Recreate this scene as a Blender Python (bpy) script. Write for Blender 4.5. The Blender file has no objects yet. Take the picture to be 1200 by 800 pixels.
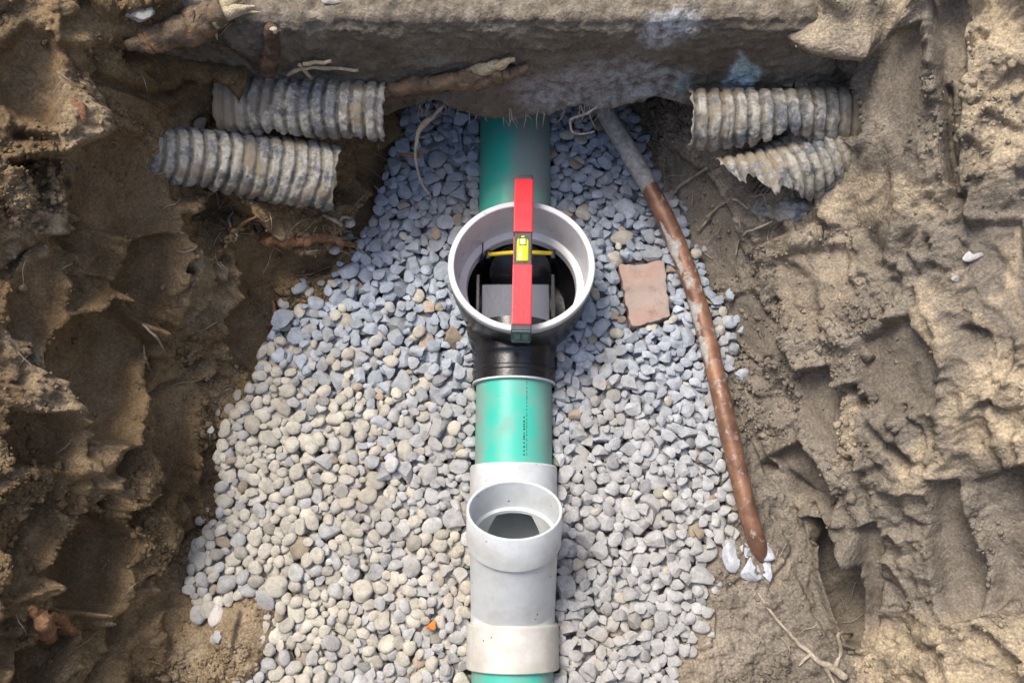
import bpy, math, random
import numpy as np
from mathutils import Vector, Matrix
from mathutils.bvhtree import BVHTree

random.seed(7)
RNG = np.random.default_rng(7)
S = bpy.context.scene
C = S.collection

# ------------------------------------------------------------------ camera, sky, sun, exposure
TILT = math.radians(18.0)
CAMZ = 1.2
cam_d = bpy.data.cameras.new('camera')
cam_d.sensor_width = 36.0
cam_d.lens = 30.0
cam_d.clip_start = 0.02
cam_d.clip_end = 600.0
cam = bpy.data.objects.new('camera', cam_d)
C.objects.link(cam)
cam.location = (0, 0, CAMZ)
cam.rotation_euler = (TILT, 0, 0)
S.camera = cam

SUN_EL, SUN_AZ = math.radians(60), math.radians(-46)      # azimuth from +Y towards +X
W = bpy.data.worlds.new('World')
S.world = W
W.use_nodes = True
wn = W.node_tree
wn.nodes.clear()
sky = wn.nodes.new('ShaderNodeTexSky')
sky.sky_type = 'NISHITA'
sky.sun_disc = False
sky.sun_elevation = SUN_EL
sky.sun_rotation = SUN_AZ
sky.air_density = 1.0
sky.dust_density = 4.0
sky.ozone_density = 1.0
bg = wn.nodes.new('ShaderNodeBackground')
bg.inputs['Strength'].default_value = 0.135
wo = wn.nodes.new('ShaderNodeOutputWorld')
wn.links.new(sky.outputs['Color'], bg.inputs['Color'])
wn.links.new(bg.outputs['Background'], wo.inputs['Surface'])

sd = bpy.data.lights.new('sun', 'SUN')
sd.energy = 1.45
sd.angle = math.radians(20)
sd.color = (1.0, 0.94, 0.85)
sun = bpy.data.objects.new('sun', sd)
C.objects.link(sun)
sdir = Vector((math.sin(SUN_AZ) * math.cos(SUN_EL), math.cos(SUN_AZ) * math.cos(SUN_EL), math.sin(SUN_EL)))
sun.rotation_euler = sdir.to_track_quat('Z', 'Y').to_euler()

S.view_settings.view_transform = 'Standard'
S.view_settings.look = 'None'
S.view_settings.exposure = 1.02
S.view_settings.gamma = 1.0
S.view_settings.use_curve_mapping = False

# ------------------------------------------------------------------ helpers
CT, ST = math.cos(TILT), math.sin(TILT)


def ray(px, py):
    u, v = (px - 600.0) / 1000.0, -(py - 400.0) / 1000.0
    return np.array([u, v * CT + ST, v * ST - CT])


def at(px, py, z):
    d = ray(px, py)
    t = (z - CAMZ) / d[2]
    return np.array([0, 0, CAMZ]) + d * t


def project(P):
    """world points -> position on a 1200 x 800 plan of the view (used only to measure where things stand)"""
    x, y, z = P[..., 0], P[..., 1], P[..., 2] - CAMZ
    cy = y * CT + z * ST
    cz = -y * ST + z * CT
    cz = np.minimum(cz, -0.05)
    return 600 + 1000 * x / -cz, 400 - 1000 * cy / -cz


def ss(a, b, x):
    t = np.clip((x - a) / (b - a), 0, 1)
    return t * t * (3 - 2 * t)


def hash3(ix, iy, iz, seed):
    h = ix.astype(np.uint32) * np.uint32(374761393) + iy.astype(np.uint32) * np.uint32(668265263) + iz.astype(np.uint32) * np.uint32(1442695041) + np.uint32((seed * 974634533) & 0xffffffff)
    h = (h ^ (h >> np.uint32(13))) * np.uint32(1274126177)
    h = (h ^ (h >> np.uint32(16))) * np.uint32(2246822519)
    h = h ^ (h >> np.uint32(15))
    return (h & np.uint32(0xffffff)).astype(np.float32) * np.float32(1.0 / 0xffffff)


def vnoise(P, seed=0):
    i = np.floor(P).astype(np.int32)
    f = (P - i).astype(np.float32)
    f = f * f * f * (f * (f * 6 - 15) + 10)
    r = 0
    for dx in (0, 1):
        wx = f[:, 0] if dx else 1 - f[:, 0]
        for dy in (0, 1):
            wy = f[:, 1] if dy else 1 - f[:, 1]
            for dz in (0, 1):
                wz = f[:, 2] if dz else 1 - f[:, 2]
                r = r + wx * wy * wz * hash3(i[:, 0] + dx, i[:, 1] + dy, i[:, 2] + dz, seed)
    return r * 2 - 1


def fbm(P, freq, octv=4, gain=0.5, seed=0, ridged=False):
    r = np.zeros(len(P))
    a, tot = 1.0, 0.0
    for o in range(octv):
        n = vnoise(P * freq + 17.3 * o, seed + o * 31)
        if ridged:
            n = 1 - 2 * np.abs(n)
        r += a * n
        tot += a
        a *= gain
        freq *= 2.03
    return r / tot


def cells(P, freq, seed=0):
    """nearest jittered cell: distance, offset from its centre, its random vector"""
    Q = P * freq
    i = np.floor(Q).astype(np.int32)
    best = np.full(len(P), 1e9)
    sec = np.full(len(P), 1e9)
    off = np.zeros((len(P), 3))
    rv = np.zeros((len(P), 3))
    for dx in (-1, 0, 1):
        for dy in (-1, 0, 1):
            for dz in (-1, 0, 1):
                cx, cy, cz = i[:, 0] + dx, i[:, 1] + dy, i[:, 2] + dz
                h1 = hash3(cx, cy, cz, seed)
                h2 = hash3(cx, cy, cz, seed + 101)
                h3 = hash3(cx, cy, cz, seed + 202)
                o = Q - np.stack([cx + h1, cy + h2, cz + h3], 1)
                d = (o * o).sum(1)
                m = d < best
                sec = np.where(m, best, np.minimum(sec, d))
                best = np.where(m, d, best)
                off[m] = o[m]
                rv[m] = np.stack([h2, h3, h1], 1)[m] * 2 - 1
    return np.sqrt(best), np.sqrt(sec), off, rv


def poly_sd(X, Y, poly):
    """signed distance to a polygon, positive inside"""
    p = np.asarray(poly, float)
    d = np.full(X.shape, 1e18)
    inside = np.zeros(X.shape, bool)
    n = len(p)
    for k in range(n):
        a, b = p[k], p[(k + 1) % n]
        e = b - a
        t = np.clip(((X - a[0]) * e[0] + (Y - a[1]) * e[1]) / (e @ e + 1e-12), 0, 1)
        dx, dy = X - a[0] - t * e[0], Y - a[1] - t * e[1]
        d = np.minimum(d, dx * dx + dy * dy)
        c = ((a[1] > Y) != (b[1] > Y))
        xi = a[0] + (Y - a[1]) * e[0] / (e[1] if abs(e[1]) > 1e-12 else 1e-12)
        inside ^= c & (X < xi)
    d = np.sqrt(d)
    return np.where(inside, d, -d)


def line_d(X, Y, pts):
    d = np.full(X.shape, 1e18)
    for a, b in zip(pts[:-1], pts[1:]):
        a, b = np.array(a, float), np.array(b, float)
        e = b - a
        t = np.clip(((X - a[0]) * e[0] + (Y - a[1]) * e[1]) / (e @ e + 1e-12), 0, 1)
        d = np.minimum(d, (X - a[0] - t * e[0]) ** 2 + (Y - a[1] - t * e[1]) ** 2)
    return np.sqrt(d)


def mk_mesh(name, V, F, smooth=True):
    """V: n x 3, F: m x k (k = 3 or 4) or a list of tuples"""
    me = bpy.data.meshes.new(name)
    if isinstance(F, np.ndarray):
        n, k = F.shape
        me.vertices.add(len(V))
        me.vertices.foreach_set('co', np.ascontiguousarray(V, dtype=np.float32).ravel())
        me.loops.add(n * k)
        me.loops.foreach_set('vertex_index', np.ascontiguousarray(F, dtype=np.int32).ravel())
        me.polygons.add(n)
        me.polygons.foreach_set('loop_start', np.arange(0, n * k, k, dtype=np.int32))
        me.update(calc_edges=True)
        me.validate()
    else:
        me.from_pydata([tuple(map(float, v)) for v in V], [], [tuple(f) for f in F])
        me.update()
    if smooth:
        me.polygons.foreach_set('use_smooth', np.ones(len(me.polygons), bool))
    return me


def color_attr(me, name, col):
    a = me.color_attributes.new(name, 'FLOAT_COLOR', 'POINT')
    c = np.ones((len(me.vertices), 4), np.float32)
    c[:, :col.shape[1]] = col
    a.data.foreach_set('color', c.ravel())


def tag(o, label=None, cat=None, group=None, kind=None):
    if label: o['label'] = label
    if cat: o['category'] = cat
    if group: o['group'] = group
    if kind: o['kind'] = kind
    return o


def empty(name, loc, label, cat, group=None):
    o = bpy.data.objects.new(name, None)
    o.empty_display_size = 0.02
    o.location = Vector(loc)
    C.objects.link(o)
    return tag(o, label, cat, group)


def origin_of(p):
    v = Vector((0, 0, 0))
    while p is not None:
        v += p.location
        p = p.parent
    return np.array(v)


def build(name, V, F, mat, parent=None, smooth=True, sharp=None):
    """a mesh object from world-space vertices; origin at the piece's own base"""
    V = np.asarray(V, float)
    if parent is None:
        base = np.array([V[:, 0].mean(), V[:, 1].mean(), V[:, 2].min()])
        loc = base
    else:
        base = origin_of(parent)
        loc = np.zeros(3)
    me = mk_mesh(name, V - base, F, smooth)
    if sharp is not None:
        try:
            me.set_sharp_from_angle(angle=math.radians(sharp))
        except Exception:
            pass
    me.materials.append(mat)
    o = bpy.data.objects.new(name, me)
    o.location = Vector(loc)
    o.parent = parent
    C.objects.link(o)
    return o


def frame(origin, axis, up=(0, 0, 1)):
    """3 x 3 columns x, up, axis"""
    a = np.array(axis, float); a /= np.linalg.norm(a)
    u = np.array(up, float); u = u - a * (u @ a); u /= np.linalg.norm(u)
    x = np.cross(u, a)
    return np.array(origin, float), x, u, a


def lathe(profile, fr, seg=72, closed=True, arc=None):
    o, x, u, a = fr
    n = len(profile)
    th = np.linspace(0, 2 * math.pi, seg, endpoint=False)
    V = []
    for r, t in profile:
        V.append(o + np.outer(np.cos(th) * r, x) + np.outer(np.sin(th) * r, u) + a * t)
    V = np.concatenate(V)
    F = []
    m = n if closed else n - 1
    for i in range(m):
        j = (i + 1) % n
        k = np.arange(seg)
        kk = (k + 1) % seg
        F.append(np.stack([i * seg + k, i * seg + kk, j * seg + kk, j * seg + k], 1))
    return V, np.concatenate(F)


def box(c, ex, ey, ez, sx, sy, sz, bev=0.0):
    """box with half sizes along the three unit axes, its edges bevelled"""
    import bmesh
    bm = bmesh.new()
    bmesh.ops.create_cube(bm, size=2)
    for v in bm.verts:
        v.co = Vector((v.co.x * sx, v.co.y * sy, v.co.z * sz))
    if bev:
        bmesh.ops.bevel(bm, geom=list(bm.edges), offset=bev, segments=2, affect='EDGES', profile=0.6)
    bm.verts.index_update()
    L = np.array([v.co[:] for v in bm.verts])
    F = [[v.index for v in f.verts] for f in bm.faces]
    bm.free()
    c = np.array(c, float)
    V = c + np.outer(L[:, 0], ex) + np.outer(L[:, 1], ey) + np.outer(L[:, 2], ez)
    return V, F


def join(parts):
    V, F, n = [], [], 0
    for v, f in parts:
        V.append(np.asarray(v, float))
        F += [[int(i) + n for i in q] for q in f]
        n += len(v)
    return np.concatenate(V), F


def catmull(pts, per=8):
    p = np.array(pts, float)
    p = np.concatenate([[2 * p[0] - p[1]], p, [2 * p[-1] - p[-2]]])
    out = []
    for i in range(1, len(p) - 2):
        for t in np.linspace(0, 1, per, endpoint=False):
            a, b, c, d = p[i - 1], p[i], p[i + 1], p[i + 2]
            out.append(0.5 * (2 * b + (c - a) * t + (2 * a - 5 * b + 4 * c - d) * t * t + (3 * b - a - 3 * c + d) * t ** 3))
    out.append(p[-2])
    return np.array(out)


def tube(pts, radii, seg=10, wob=0.15, wfreq=60, seed=0, per=6, flat=1.0):
    """tapering uneven tube through control points"""
    k = np.linspace(0, 1, len(radii))
    P = catmull(pts, per)
    t = np.linspace(0, 1, len(P))
    R = np.interp(t, k, radii)
    if wob > 0.1:
        P = P + np.stack([fbm(P, 55, 3, 0.6, seed=seed + 40 + q) for q in range(3)], 1) * np.clip(R * 0.9, 0.0012, 0.0045)[:, None]
    T = np.gradient(P, axis=0)
    T /= np.linalg.norm(T, axis=1)[:, None] + 1e-12
    up = np.array([0.1, -0.3, 1.0])
    V = []
    th = np.linspace(0, 2 * math.pi, seg, endpoint=False)
    for p, d, r in zip(P, T, R):
        x = np.cross(d, up); x /= np.linalg.norm(x) + 1e-9
        u = np.cross(x, d)
        V.append(p + np.outer(np.cos(th) * r, x) + np.outer(np.sin(th) * r * flat, u))
    V = np.concatenate(V)
    Rr = np.repeat(R, seg)
    C0 = np.repeat(P, seg, axis=0)
    n = fbm(V, wfreq, 3, seed=seed)
    V = C0 + (V - C0) * (1 + wob * 1.6 * n)[:, None]
    F = []
    for i in range(len(P) - 1):
        for j in range(seg):
            q = (j + 1) % seg
            F.append([i * seg + j, i * seg + q, (i + 1) * seg + q, (i + 1) * seg + j])
    F.append(list(range(seg))[::-1])
    F.append([(len(P) - 1) * seg + j for j in range(seg)])
    return V, F


# ------------------------------------------------------------------ materials
class Mat:
    def __init__(s, name, rough=0.8, spec=0.3):
        s.m = bpy.data.materials.new(name)
        s.m.use_nodes = True
        s.t = s.m.node_tree
        s.b = s.t.nodes['Principled BSDF']
        s.b.inputs['Roughness'].default_value = rough
        s.b.inputs['Specular IOR Level'].default_value = spec
        s.co = s.n('ShaderNodeTexCoord').outputs['Object']

    def n(s, kind, **kw):
        nd = s.t.nodes.new(kind)
        for k, v in kw.items():
            setattr(nd, k, v)
        return nd

    def l(s, a, b):
        s.t.links.new(a, b)

    def geo(s):
        return s.n('ShaderNodeNewGeometry').outputs['Position']

    def noise(s, scale, detail=5, rough=0.55, vec=None, dist=0.0):
        nd = s.n('ShaderNodeTexNoise')
        nd.inputs['Scale'].default_value = scale
        nd.inputs['Detail'].default_value = detail
        nd.inputs['Roughness'].default_value = rough
        nd.inputs['Distortion'].default_value = dist
        s.l(vec if vec is not None else s.co, nd.inputs['Vector'])
        return nd.outputs['Fac']

    def voro(s, scale, feature='F1', vec=None):
        nd = s.n('ShaderNodeTexVoronoi', feature=feature)
        nd.inputs['Scale'].default_value = scale
        s.l(vec if vec is not None else s.co, nd.inputs['Vector'])
        return nd.outputs['Distance']

    def ramp(s, fac, stops):
        nd = s.n('ShaderNodeValToRGB')
        e = nd.color_ramp.elements
        while len(e) < len(stops):
            e.new(0.5)
        for k, (p, c) in enumerate(stops):
            e[k].position = p
            e[k].color = (c, c, c, 1) if isinstance(c, (int, float)) else (*c, 1)
        s.l(fac, nd.inputs['Fac'])
        return nd.outputs['Color']

    def mix(s, fac, a, b, mode='MIX'):
        nd = s.n('ShaderNodeMix', data_type='RGBA', blend_type=mode)
        for k, v in ((0, fac), (6, a), (7, b)):
            if isinstance(v, (int, float)):
                nd.inputs[k].default_value = v if k == 0 else (v, v, v, 1)
            elif isinstance(v, tuple):
                nd.inputs[k].default_value = (*v, 1)
            else:
                s.l(v, nd.inputs[k])
        return nd.outputs[2]

    def math(s, op, a, b=0.0, clamp=False):
        nd = s.n('ShaderNodeMath', operation=op, use_clamp=clamp)
        for k, v in ((0, a), (1, b)):
            if isinstance(v, (int, float)):
                nd.inputs[k].default_value = v
            else:
                s.l(v, nd.inputs[k])
        return nd.outputs[0]

    def attr(s, name):
        a = s.n('ShaderNodeAttribute', attribute_name=name)
        sp = s.n('ShaderNodeSeparateColor')
        s.l(a.outputs['Color'], sp.inputs['Color'])
        return a.outputs['Color'], sp.outputs[0], sp.outputs[1], sp.outputs[2]

    def bump(s, h, dist=0.003, strength=0.7, chain=None):
        nd = s.n('ShaderNodeBump')
        nd.inputs['Distance'].default_value = dist
        nd.inputs['Strength'].default_value = strength
        s.l(h, nd.inputs['Height'])
        if chain is not None:
            s.l(chain, nd.inputs['Normal'])
        return nd.outputs['Normal']

    def out(s, col=None, normal=None, rough=None):
        if col is not None:
            if isinstance(col, tuple):
                s.b.inputs['Base Color'].default_value = (*col, 1)
            else:
                s.l(col, s.b.inputs['Base Color'])
        if normal is not None:
            s.l(normal, s.b.inputs['Normal'])
        if rough is not None:
            s.l(rough, s.b.inputs['Roughness'])
        return s.m


def soil_material():
    m = Mat('earth', 0.95, 0.2)
    p = m.geo()
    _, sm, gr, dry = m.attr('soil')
    n1 = m.noise(5.5, 8, 0.62, p)
    n2 = m.noise(38, 8, 0.65, p)
    n3 = m.noise(320, 4, 0.6, p)
    brown = m.ramp(n1, [(0.3, (0.145, 0.094, 0.046)), (0.52, (0.235, 0.160, 0.083)), (0.75, (0.33, 0.24, 0.135))])
    grey = m.ramp(n1, [(0.3, (0.165, 0.141, 0.110)), (0.52, (0.235, 0.204, 0.162)), (0.75, (0.335, 0.292, 0.232))])
    col = m.mix(gr, brown, grey)
    # dry crumbly skin against damp, freshly cut faces
    dr = m.math('MULTIPLY', dry, m.ramp(n2, [(0.32, 0.35), (0.6, 1.0)]), True)
    col = m.mix(dr, col, (0.46, 0.375, 0.255))
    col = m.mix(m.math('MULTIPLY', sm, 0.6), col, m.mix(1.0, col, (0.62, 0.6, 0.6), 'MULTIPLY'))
    col = m.mix(0.75, col, m.ramp(n2, [(0.28, 0.55), (0.5, 0.98), (0.75, 1.3)]), 'MULTIPLY')
    col = m.mix(0.8, col, m.ramp(n3, [(0.3, 0.52), (0.52, 1.0), (0.70, 1.5)]), 'MULTIPLY')
    # pale grit
    v = m.voro(150, vec=p)
    grit = m.math('MULTIPLY', m.ramp(v, [(0.1, 1.0), (0.2, 0.0)]), m.ramp(n2, [(0.5, 0.0), (0.62, 0.7)]))
    col = m.mix(m.math('MULTIPLY', grit, 0.55), col, (0.5, 0.45, 0.36))
    h1 = m.noise(120, 7, 0.7, p)
    h2 = m.noise(30, 5, 0.6, p)
    sc = m.math('SUBTRACT', 1.0, m.math('MULTIPLY', sm, 0.72))
    b1 = m.bump(m.math('MULTIPLY', h2, sc), 0.012, 0.5)
    b2 = m.bump(m.math('MULTIPLY', h1, sc), 0.006, 0.75, b1)
    rg = m.math('SUBTRACT', 0.97, m.math('MULTIPLY', sm, 0.28))
    return m.out(col, b2, rg)


def stone_material(name, per_object):
    m = Mat(name, 0.9, 0.15)
    p = m.geo()
    if per_object:
        tint = m.n('ShaderNodeObjectInfo').outputs['Color']
    else:
        tint = m.attr('tint')[0]
    n1 = m.noise(70, 6, 0.6, p)
    n2 = m.noise(420, 4, 0.6, p)
    col = m.mix(1.0, tint, m.ramp(n1, [(0.28, 0.68), (0.5, 0.98), (0.72, 1.2)]), 'MULTIPLY')
    col = m.mix(0.6, col, m.ramp(n2, [(0.3, 0.7), (0.55, 1.0), (0.75, 1.25)]), 'MULTIPLY')
    # thin skin of trench dust on some of them
    d = m.ramp(m.noise(11, 6, 0.65, p), [(0.5, 0.0), (0.68, 0.6)])
    col = m.mix(d, col, (0.38, 0.335, 0.27))
    return m.out(col, m.bump(n2, 0.0015, 0.6, m.bump(n1, 0.004, 0.45)))


def plain(name, col, rough=0.5, spec=0.4, dirt=0.0, dirt_col=(0.23, 0.19, 0.14), scale=40, bumpd=0.0006, specks=0.0):
    m = Mat(name, rough, spec)
    p = m.geo()
    n1 = m.noise(scale, 6, 0.65, p)
    n2 = m.noise(scale * 6, 4, 0.6, p)
    c = m.mix(0.35, col, m.ramp(n1, [(0.3, 0.8), (0.7, 1.15)]), 'MULTIPLY')
    rg = None
    if dirt:
        f = m.math('MULTIPLY', m.ramp(m.noise(scale * 0.35, 7, 0.68, p), [(0.42, 0.0), (0.66, 1.0)]), dirt)
        c = m.mix(f, c, dirt_col)
        rg = m.math('ADD', m.math('MULTIPLY', f, 0.4), rough, True)
    if specks:
        f = m.math('MULTIPLY', m.ramp(m.voro(scale * 1.6, vec=p), [(0.07, 1.0), (0.13, 0.0)]), m.ramp(n1, [(0.5, 0.0), (0.58, 1.0)]))
        c = m.mix(m.math('MULTIPLY', f, specks), c, (0.1, 0.08, 0.06))
    return m.out(c, m.bump(n2, bumpd, 0.5), rg)


M_soil = soil_material()
M_stone = stone_material('gravel_stone', True)
M_fill = stone_material('gravel_mass', False)


def pipe_green():
    m = Mat('green_pvc', 0.34, 0.45)
    p = m.geo()
    n1 = m.noise(14, 6, 0.65, p)
    c = m.ramp(m.noise(5, 3, 0.5, p), [(0.3, (0.035, 0.42, 0.315)), (0.7, (0.07, 0.50, 0.385))])
    _, dust, _, _ = m.attr('dust')
    f = m.math('ADD', m.math('MULTIPLY', m.ramp(m.noise(30, 8, 0.72, p), [(0.45, 0.0), (0.7, 1.0)]), 0.6), m.math('MULTIPLY', dust, m.ramp(n1, [(0.3, 0.55), (0.6, 1.0)])), True)
    c = m.mix(f, c, (0.27, 0.30, 0.28))
    n2 = m.noise(220, 4, 0.6, p)
    c = m.mix(m.ramp(m.voro(90, vec=p), [(0.05, 0.6), (0.1, 0.0)]), c, (0.15, 0.16, 0.13))
    return m.out(c, m.bump(n2, 0.0004, 0.4), m.math('ADD', m.math('MULTIPLY', f, 0.45), 0.34, True))


M_green = pipe_green()
M_white = plain('white_pvc', (0.60, 0.64, 0.655), 0.36, 0.45, dirt=0.45, dirt_col=(0.36, 0.32, 0.255), scale=44, specks=0.95)
M_cream = plain('cream_pvc', (0.58, 0.57, 0.525), 0.4, 0.45, dirt=0.6, dirt_col=(0.36, 0.32, 0.25), scale=50, specks=0.95)
M_rim = plain('pale_grey_pvc', (0.64, 0.66, 0.68), 0.25, 0.5, dirt=0.35, dirt_col=(0.36, 0.34, 0.31), scale=30, specks=0.5)
M_black = plain('black_abs', (0.012, 0.013, 0.016), 0.22, 0.5, dirt=0.12, dirt_col=(0.14, 0.125, 0.10), scale=34)
M_black_in = plain('black_abs_inner', (0.009, 0.010, 0.013), 0.22, 0.5, dirt=0.1, dirt_col=(0.08, 0.08, 0.08), scale=40)
M_sheen = plain('painted_sheen', (0.10, 0.115, 0.145), 0.12, 0.6, dirt=0.3, dirt_col=(0.10, 0.10, 0.10), scale=18)  # grey-blue base colour paints in the sky's reflection inside the valve
M_yellow = plain('yellow_plastic', (0.85, 0.62, 0.02), 0.4, 0.4)
M_red = plain('red_lacquer', (0.60, 0.012, 0.024), 0.36, 0.5, dirt=0.1, dirt_col=(0.5, 0.2, 0.18), scale=30)
M_cap = plain('dark_plastic', (0.035, 0.045, 0.05), 0.45, 0.4, dirt=0.4, dirt_col=(0.2, 0.2, 0.18), scale=60)
M_capface = plain('grey_plastic', (0.12, 0.15, 0.15), 0.5, 0.4, dirt=0.3, dirt_col=(0.25, 0.24, 0.22), scale=60)
M_vial = plain('vial_fluid', (0.70, 0.78, 0.03), 0.15, 0.5)
M_bub = plain('vial_bubble', (0.82, 0.88, 0.45), 0.12, 0.5)
M_print = plain('black_print', (0.02, 0.05, 0.05), 0.6, 0.2)


def brick_material():
    m = Mat('brick_clay', 0.9, 0.2)
    p = m.geo()
    n1 = m.noise(22, 7, 0.65, p)
    c = m.ramp(m.noise(60, 7, 0.7, p), [(0.32, (0.22, 0.12, 0.09)), (0.5, (0.42, 0.24, 0.18)), (0.66, (0.52, 0.16, 0.10))])
    c = m.mix(m.ramp(m.noise(30, 8, 0.75, p), [(0.36, 0.25), (0.56, 0.9)]), c, (0.37, 0.315, 0.275))
    n3 = m.noise(260, 4, 0.6, p)
    return m.out(c, m.bump(n3, 0.0015, 0.6, m.bump(n1, 0.005, 0.5)))


M_brick = brick_material()


def copper_material():
    m = Mat('copper_tarnished', 0.5, 0.4)
    p = m.geo()
    _, grey, _, _ = m.attr('crust')
    n1 = m.noise(30, 7, 0.65, p)
    n2 = m.noise(130, 5, 0.65, p)
    c = m.ramp(n1, [(0.28, (0.10, 0.055, 0.040)), (0.5, (0.215, 0.112, 0.070)), (0.72, (0.35, 0.195, 0.115))])
    edge = m.math('ADD', grey, m.math('MULTIPLY', m.math('SUBTRACT', n1, 0.5), 0.9))
    f = m.ramp(edge, [(0.47, 0.0), (0.53, 1.0)])
    crust = m.ramp(n2, [(0.3, (0.20, 0.18, 0.15)), (0.5, (0.36, 0.345, 0.32)), (0.7, (0.5, 0.49, 0.46))])
    c = m.mix(f, c, crust)
    sp = m.ramp(m.noise(75, 6, 0.7, p), [(0.56, 0.0), (0.64, 0.8)])
    c = m.mix(sp, c, (0.40, 0.36, 0.30))
    met = m.math('SUBTRACT', 0.3, m.math('MULTIPLY', m.math('MAXIMUM', f, sp), 0.3), True)
    m.l(met, m.b.inputs['Metallic'])
    return m.out(c, m.bump(n2, 0.0012, 0.7), m.math('ADD', m.math('MULTIPLY', f, 0.35), 0.45, True))


M_copper = copper_material()


def drain_material():
    m = Mat('clay_caked_corrugated_plastic', 0.8, 0.3)
    p = m.geo()
    _, crown, _, bury = m.attr('ring')
    n1 = m.noise(28, 7, 0.7, p)
    n2 = m.noise(170, 5, 0.65, p)
    clay = m.ramp(n2, [(0.3, (0.22, 0.205, 0.165)), (0.52, (0.40, 0.38, 0.325)), (0.75, (0.54, 0.52, 0.455))])
    plast = m.ramp(n2, [(0.3, (0.045, 0.055, 0.07)), (0.7, (0.16, 0.185, 0.225))])
    f = m.ramp(n1, [(0.47, 0.0), (0.56, 0.85)])
    c = m.mix(f, clay, plast)
    c = m.mix(m.ramp(m.noise(90, 6, 0.7, p), [(0.6, 0.0), (0.68, 0.8)]), c, (0.07, 0.08, 0.09))
    c = m.mix(m.ramp(m.noise(14, 6, 0.7, p), [(0.54, 0.0), (0.66, 0.6)]), c, (0.27, 0.225, 0.155))
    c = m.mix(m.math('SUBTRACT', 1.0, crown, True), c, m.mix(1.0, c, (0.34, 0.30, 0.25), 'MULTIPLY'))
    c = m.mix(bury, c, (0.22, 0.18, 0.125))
    return m.out(c, m.bump(n2, 0.002, 0.7, m.bump(n1, 0.004, 0.4)))


M_drain = drain_material()


def wood_material(name, a, b, c3, scale=30):
    m = Mat(name, 0.8, 0.25)
    p = m.geo()
    n1 = m.noise(scale, 7, 0.65, p)
    n2 = m.noise(scale * 7, 4, 0.6, p)
    c = m.ramp(n1, [(0.3, a), (0.52, b), (0.7, c3)])
    c = m.mix(0.6, c, m.ramp(n2, [(0.3, 0.6), (0.7, 1.3)]), 'MULTIPLY')
    return m.out(c, m.bump(n2, 0.003, 0.9, m.bump(n1, 0.008, 0.8)))


M_bark = wood_material('root_bark', (0.10, 0.07, 0.042), (0.20, 0.145, 0.092), (0.36, 0.20, 0.10), 34)
M_orange = wood_material('peeled_root', (0.13, 0.065, 0.035), (0.28, 0.145, 0.075), (0.42, 0.27, 0.155), 45)
M_pale = wood_material('splintered_wood', (0.34, 0.26, 0.15), (0.55, 0.46, 0.30), (0.68, 0.6, 0.44), 60)
M_rootlet = wood_material('rootlet', (0.30, 0.24, 0.16), (0.5, 0.43, 0.33), (0.62, 0.56, 0.46), 60)
M_dkroot = wood_material('dark_root', (0.06, 0.04, 0.028), (0.13, 0.085, 0.06), (0.24, 0.15, 0.1), 40)


def footing_material():
    m = Mat('footing_concrete', 0.92, 0.25)
    p = m.geo()
    _, wht, blu, soil = m.attr('mark')
    n1 = m.noise(9, 8, 0.65, p)
    n2 = m.noise(60, 7, 0.68, p)
    n3 = m.noise(300, 4, 0.6, p)
    c = m.ramp(n1, [(0.32, (0.125, 0.102, 0.072)), (0.5, (0.19, 0.162, 0.122)), (0.7, (0.27, 0.25, 0.21))])
    top = m.ramp(n2, [(0.3, (0.16, 0.132, 0.094)), (0.55, (0.25, 0.213, 0.16)), (0.75, (0.34, 0.30, 0.235))])
    c = m.mix(soil, c, top)
    c = m.mix(m.math('MULTIPLY', wht, m.ramp(n2, [(0.38, 0.15), (0.56, 1.0)]), True), c, (0.52, 0.54, 0.56))
    c = m.mix(m.math('MULTIPLY', blu, m.ramp(n2, [(0.35, 0.3), (0.5, 1.0)]), True), c, (0.46, 0.62, 0.66))
    c = m.mix(0.8, c, m.ramp(n2, [(0.28, 0.55), (0.5, 1.0), (0.75, 1.3)]), 'MULTIPLY')
    c = m.mix(0.7, c, m.ramp(n3, [(0.3, 0.65), (0.55, 1.0), (0.75, 1.3)]), 'MULTIPLY')
    return m.out(c, m.bump(n3, 0.003, 0.7, m.bump(n2, 0.009, 0.7)))


M_foot = footing_material()

# ------------------------------------------------------------------ the dug earth
PIPE_SLOPE = 0.07
FY = 0.668            # front of the footing
FZ0, FZ1 = 0.192, 0.366


def bed(y):
    return -0.012 + PIPE_SLOPE * np.clip(y, -0.2, 0.9)


def axis_pt(y):
    return np.array([0.001 + 0.0055 * y, y, PIPE_SLOPE * y])


AXIS = np.array([0.0055, 1.0, PIPE_SLOPE]); AXIS /= np.linalg.norm(AXIS)


def w2(px, py, z=0.0):
    p = at(px, py, z)
    return (p[0], p[1])


FLOOR = [(-0.12, 1.0)] + [w2(*q) for q in [(478, 150), (462, 225), (428, 300), (352, 350), (314, 405), (266, 500), (240, 600), (212, 700), (200, 800)]] + \
        [(-0.36, -0.6), (0.36, -0.6)] + [w2(*q) for q in [(1005, 800), (1000, 720), (955, 640), (900, 555), (868, 470), (850, 410), (815, 330), (775, 240), (745, 150)]] + [(0.19, 1.0)]
GRAVEL_PX = [(478, 150), (463, 200), (436, 275), (405, 315), (386, 350), (336, 378), (313, 410), (303, 445), (292, 470), (262, 500), (258, 545),
             (262, 592), (228, 640), (220, 690), (232, 725), (248, 735), (264, 722), (275, 702), (296, 695), (312, 712), (302, 745), (293, 770), (288, 800), (284, 900),
             (770, 900), (802, 795), (830, 720), (836, 665), (838, 645), (862, 640), (860, 570), (848, 500), (842, 455), (858, 432), (858, 398), (846, 378),
             (822, 335), (795, 275), (765, 215), (735, 150)]
GRAVEL = [(-0.11, 0.96)] + [w2(a, b) for a, b in GRAVEL_PX] + [(0.17, 0.96)]


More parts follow.
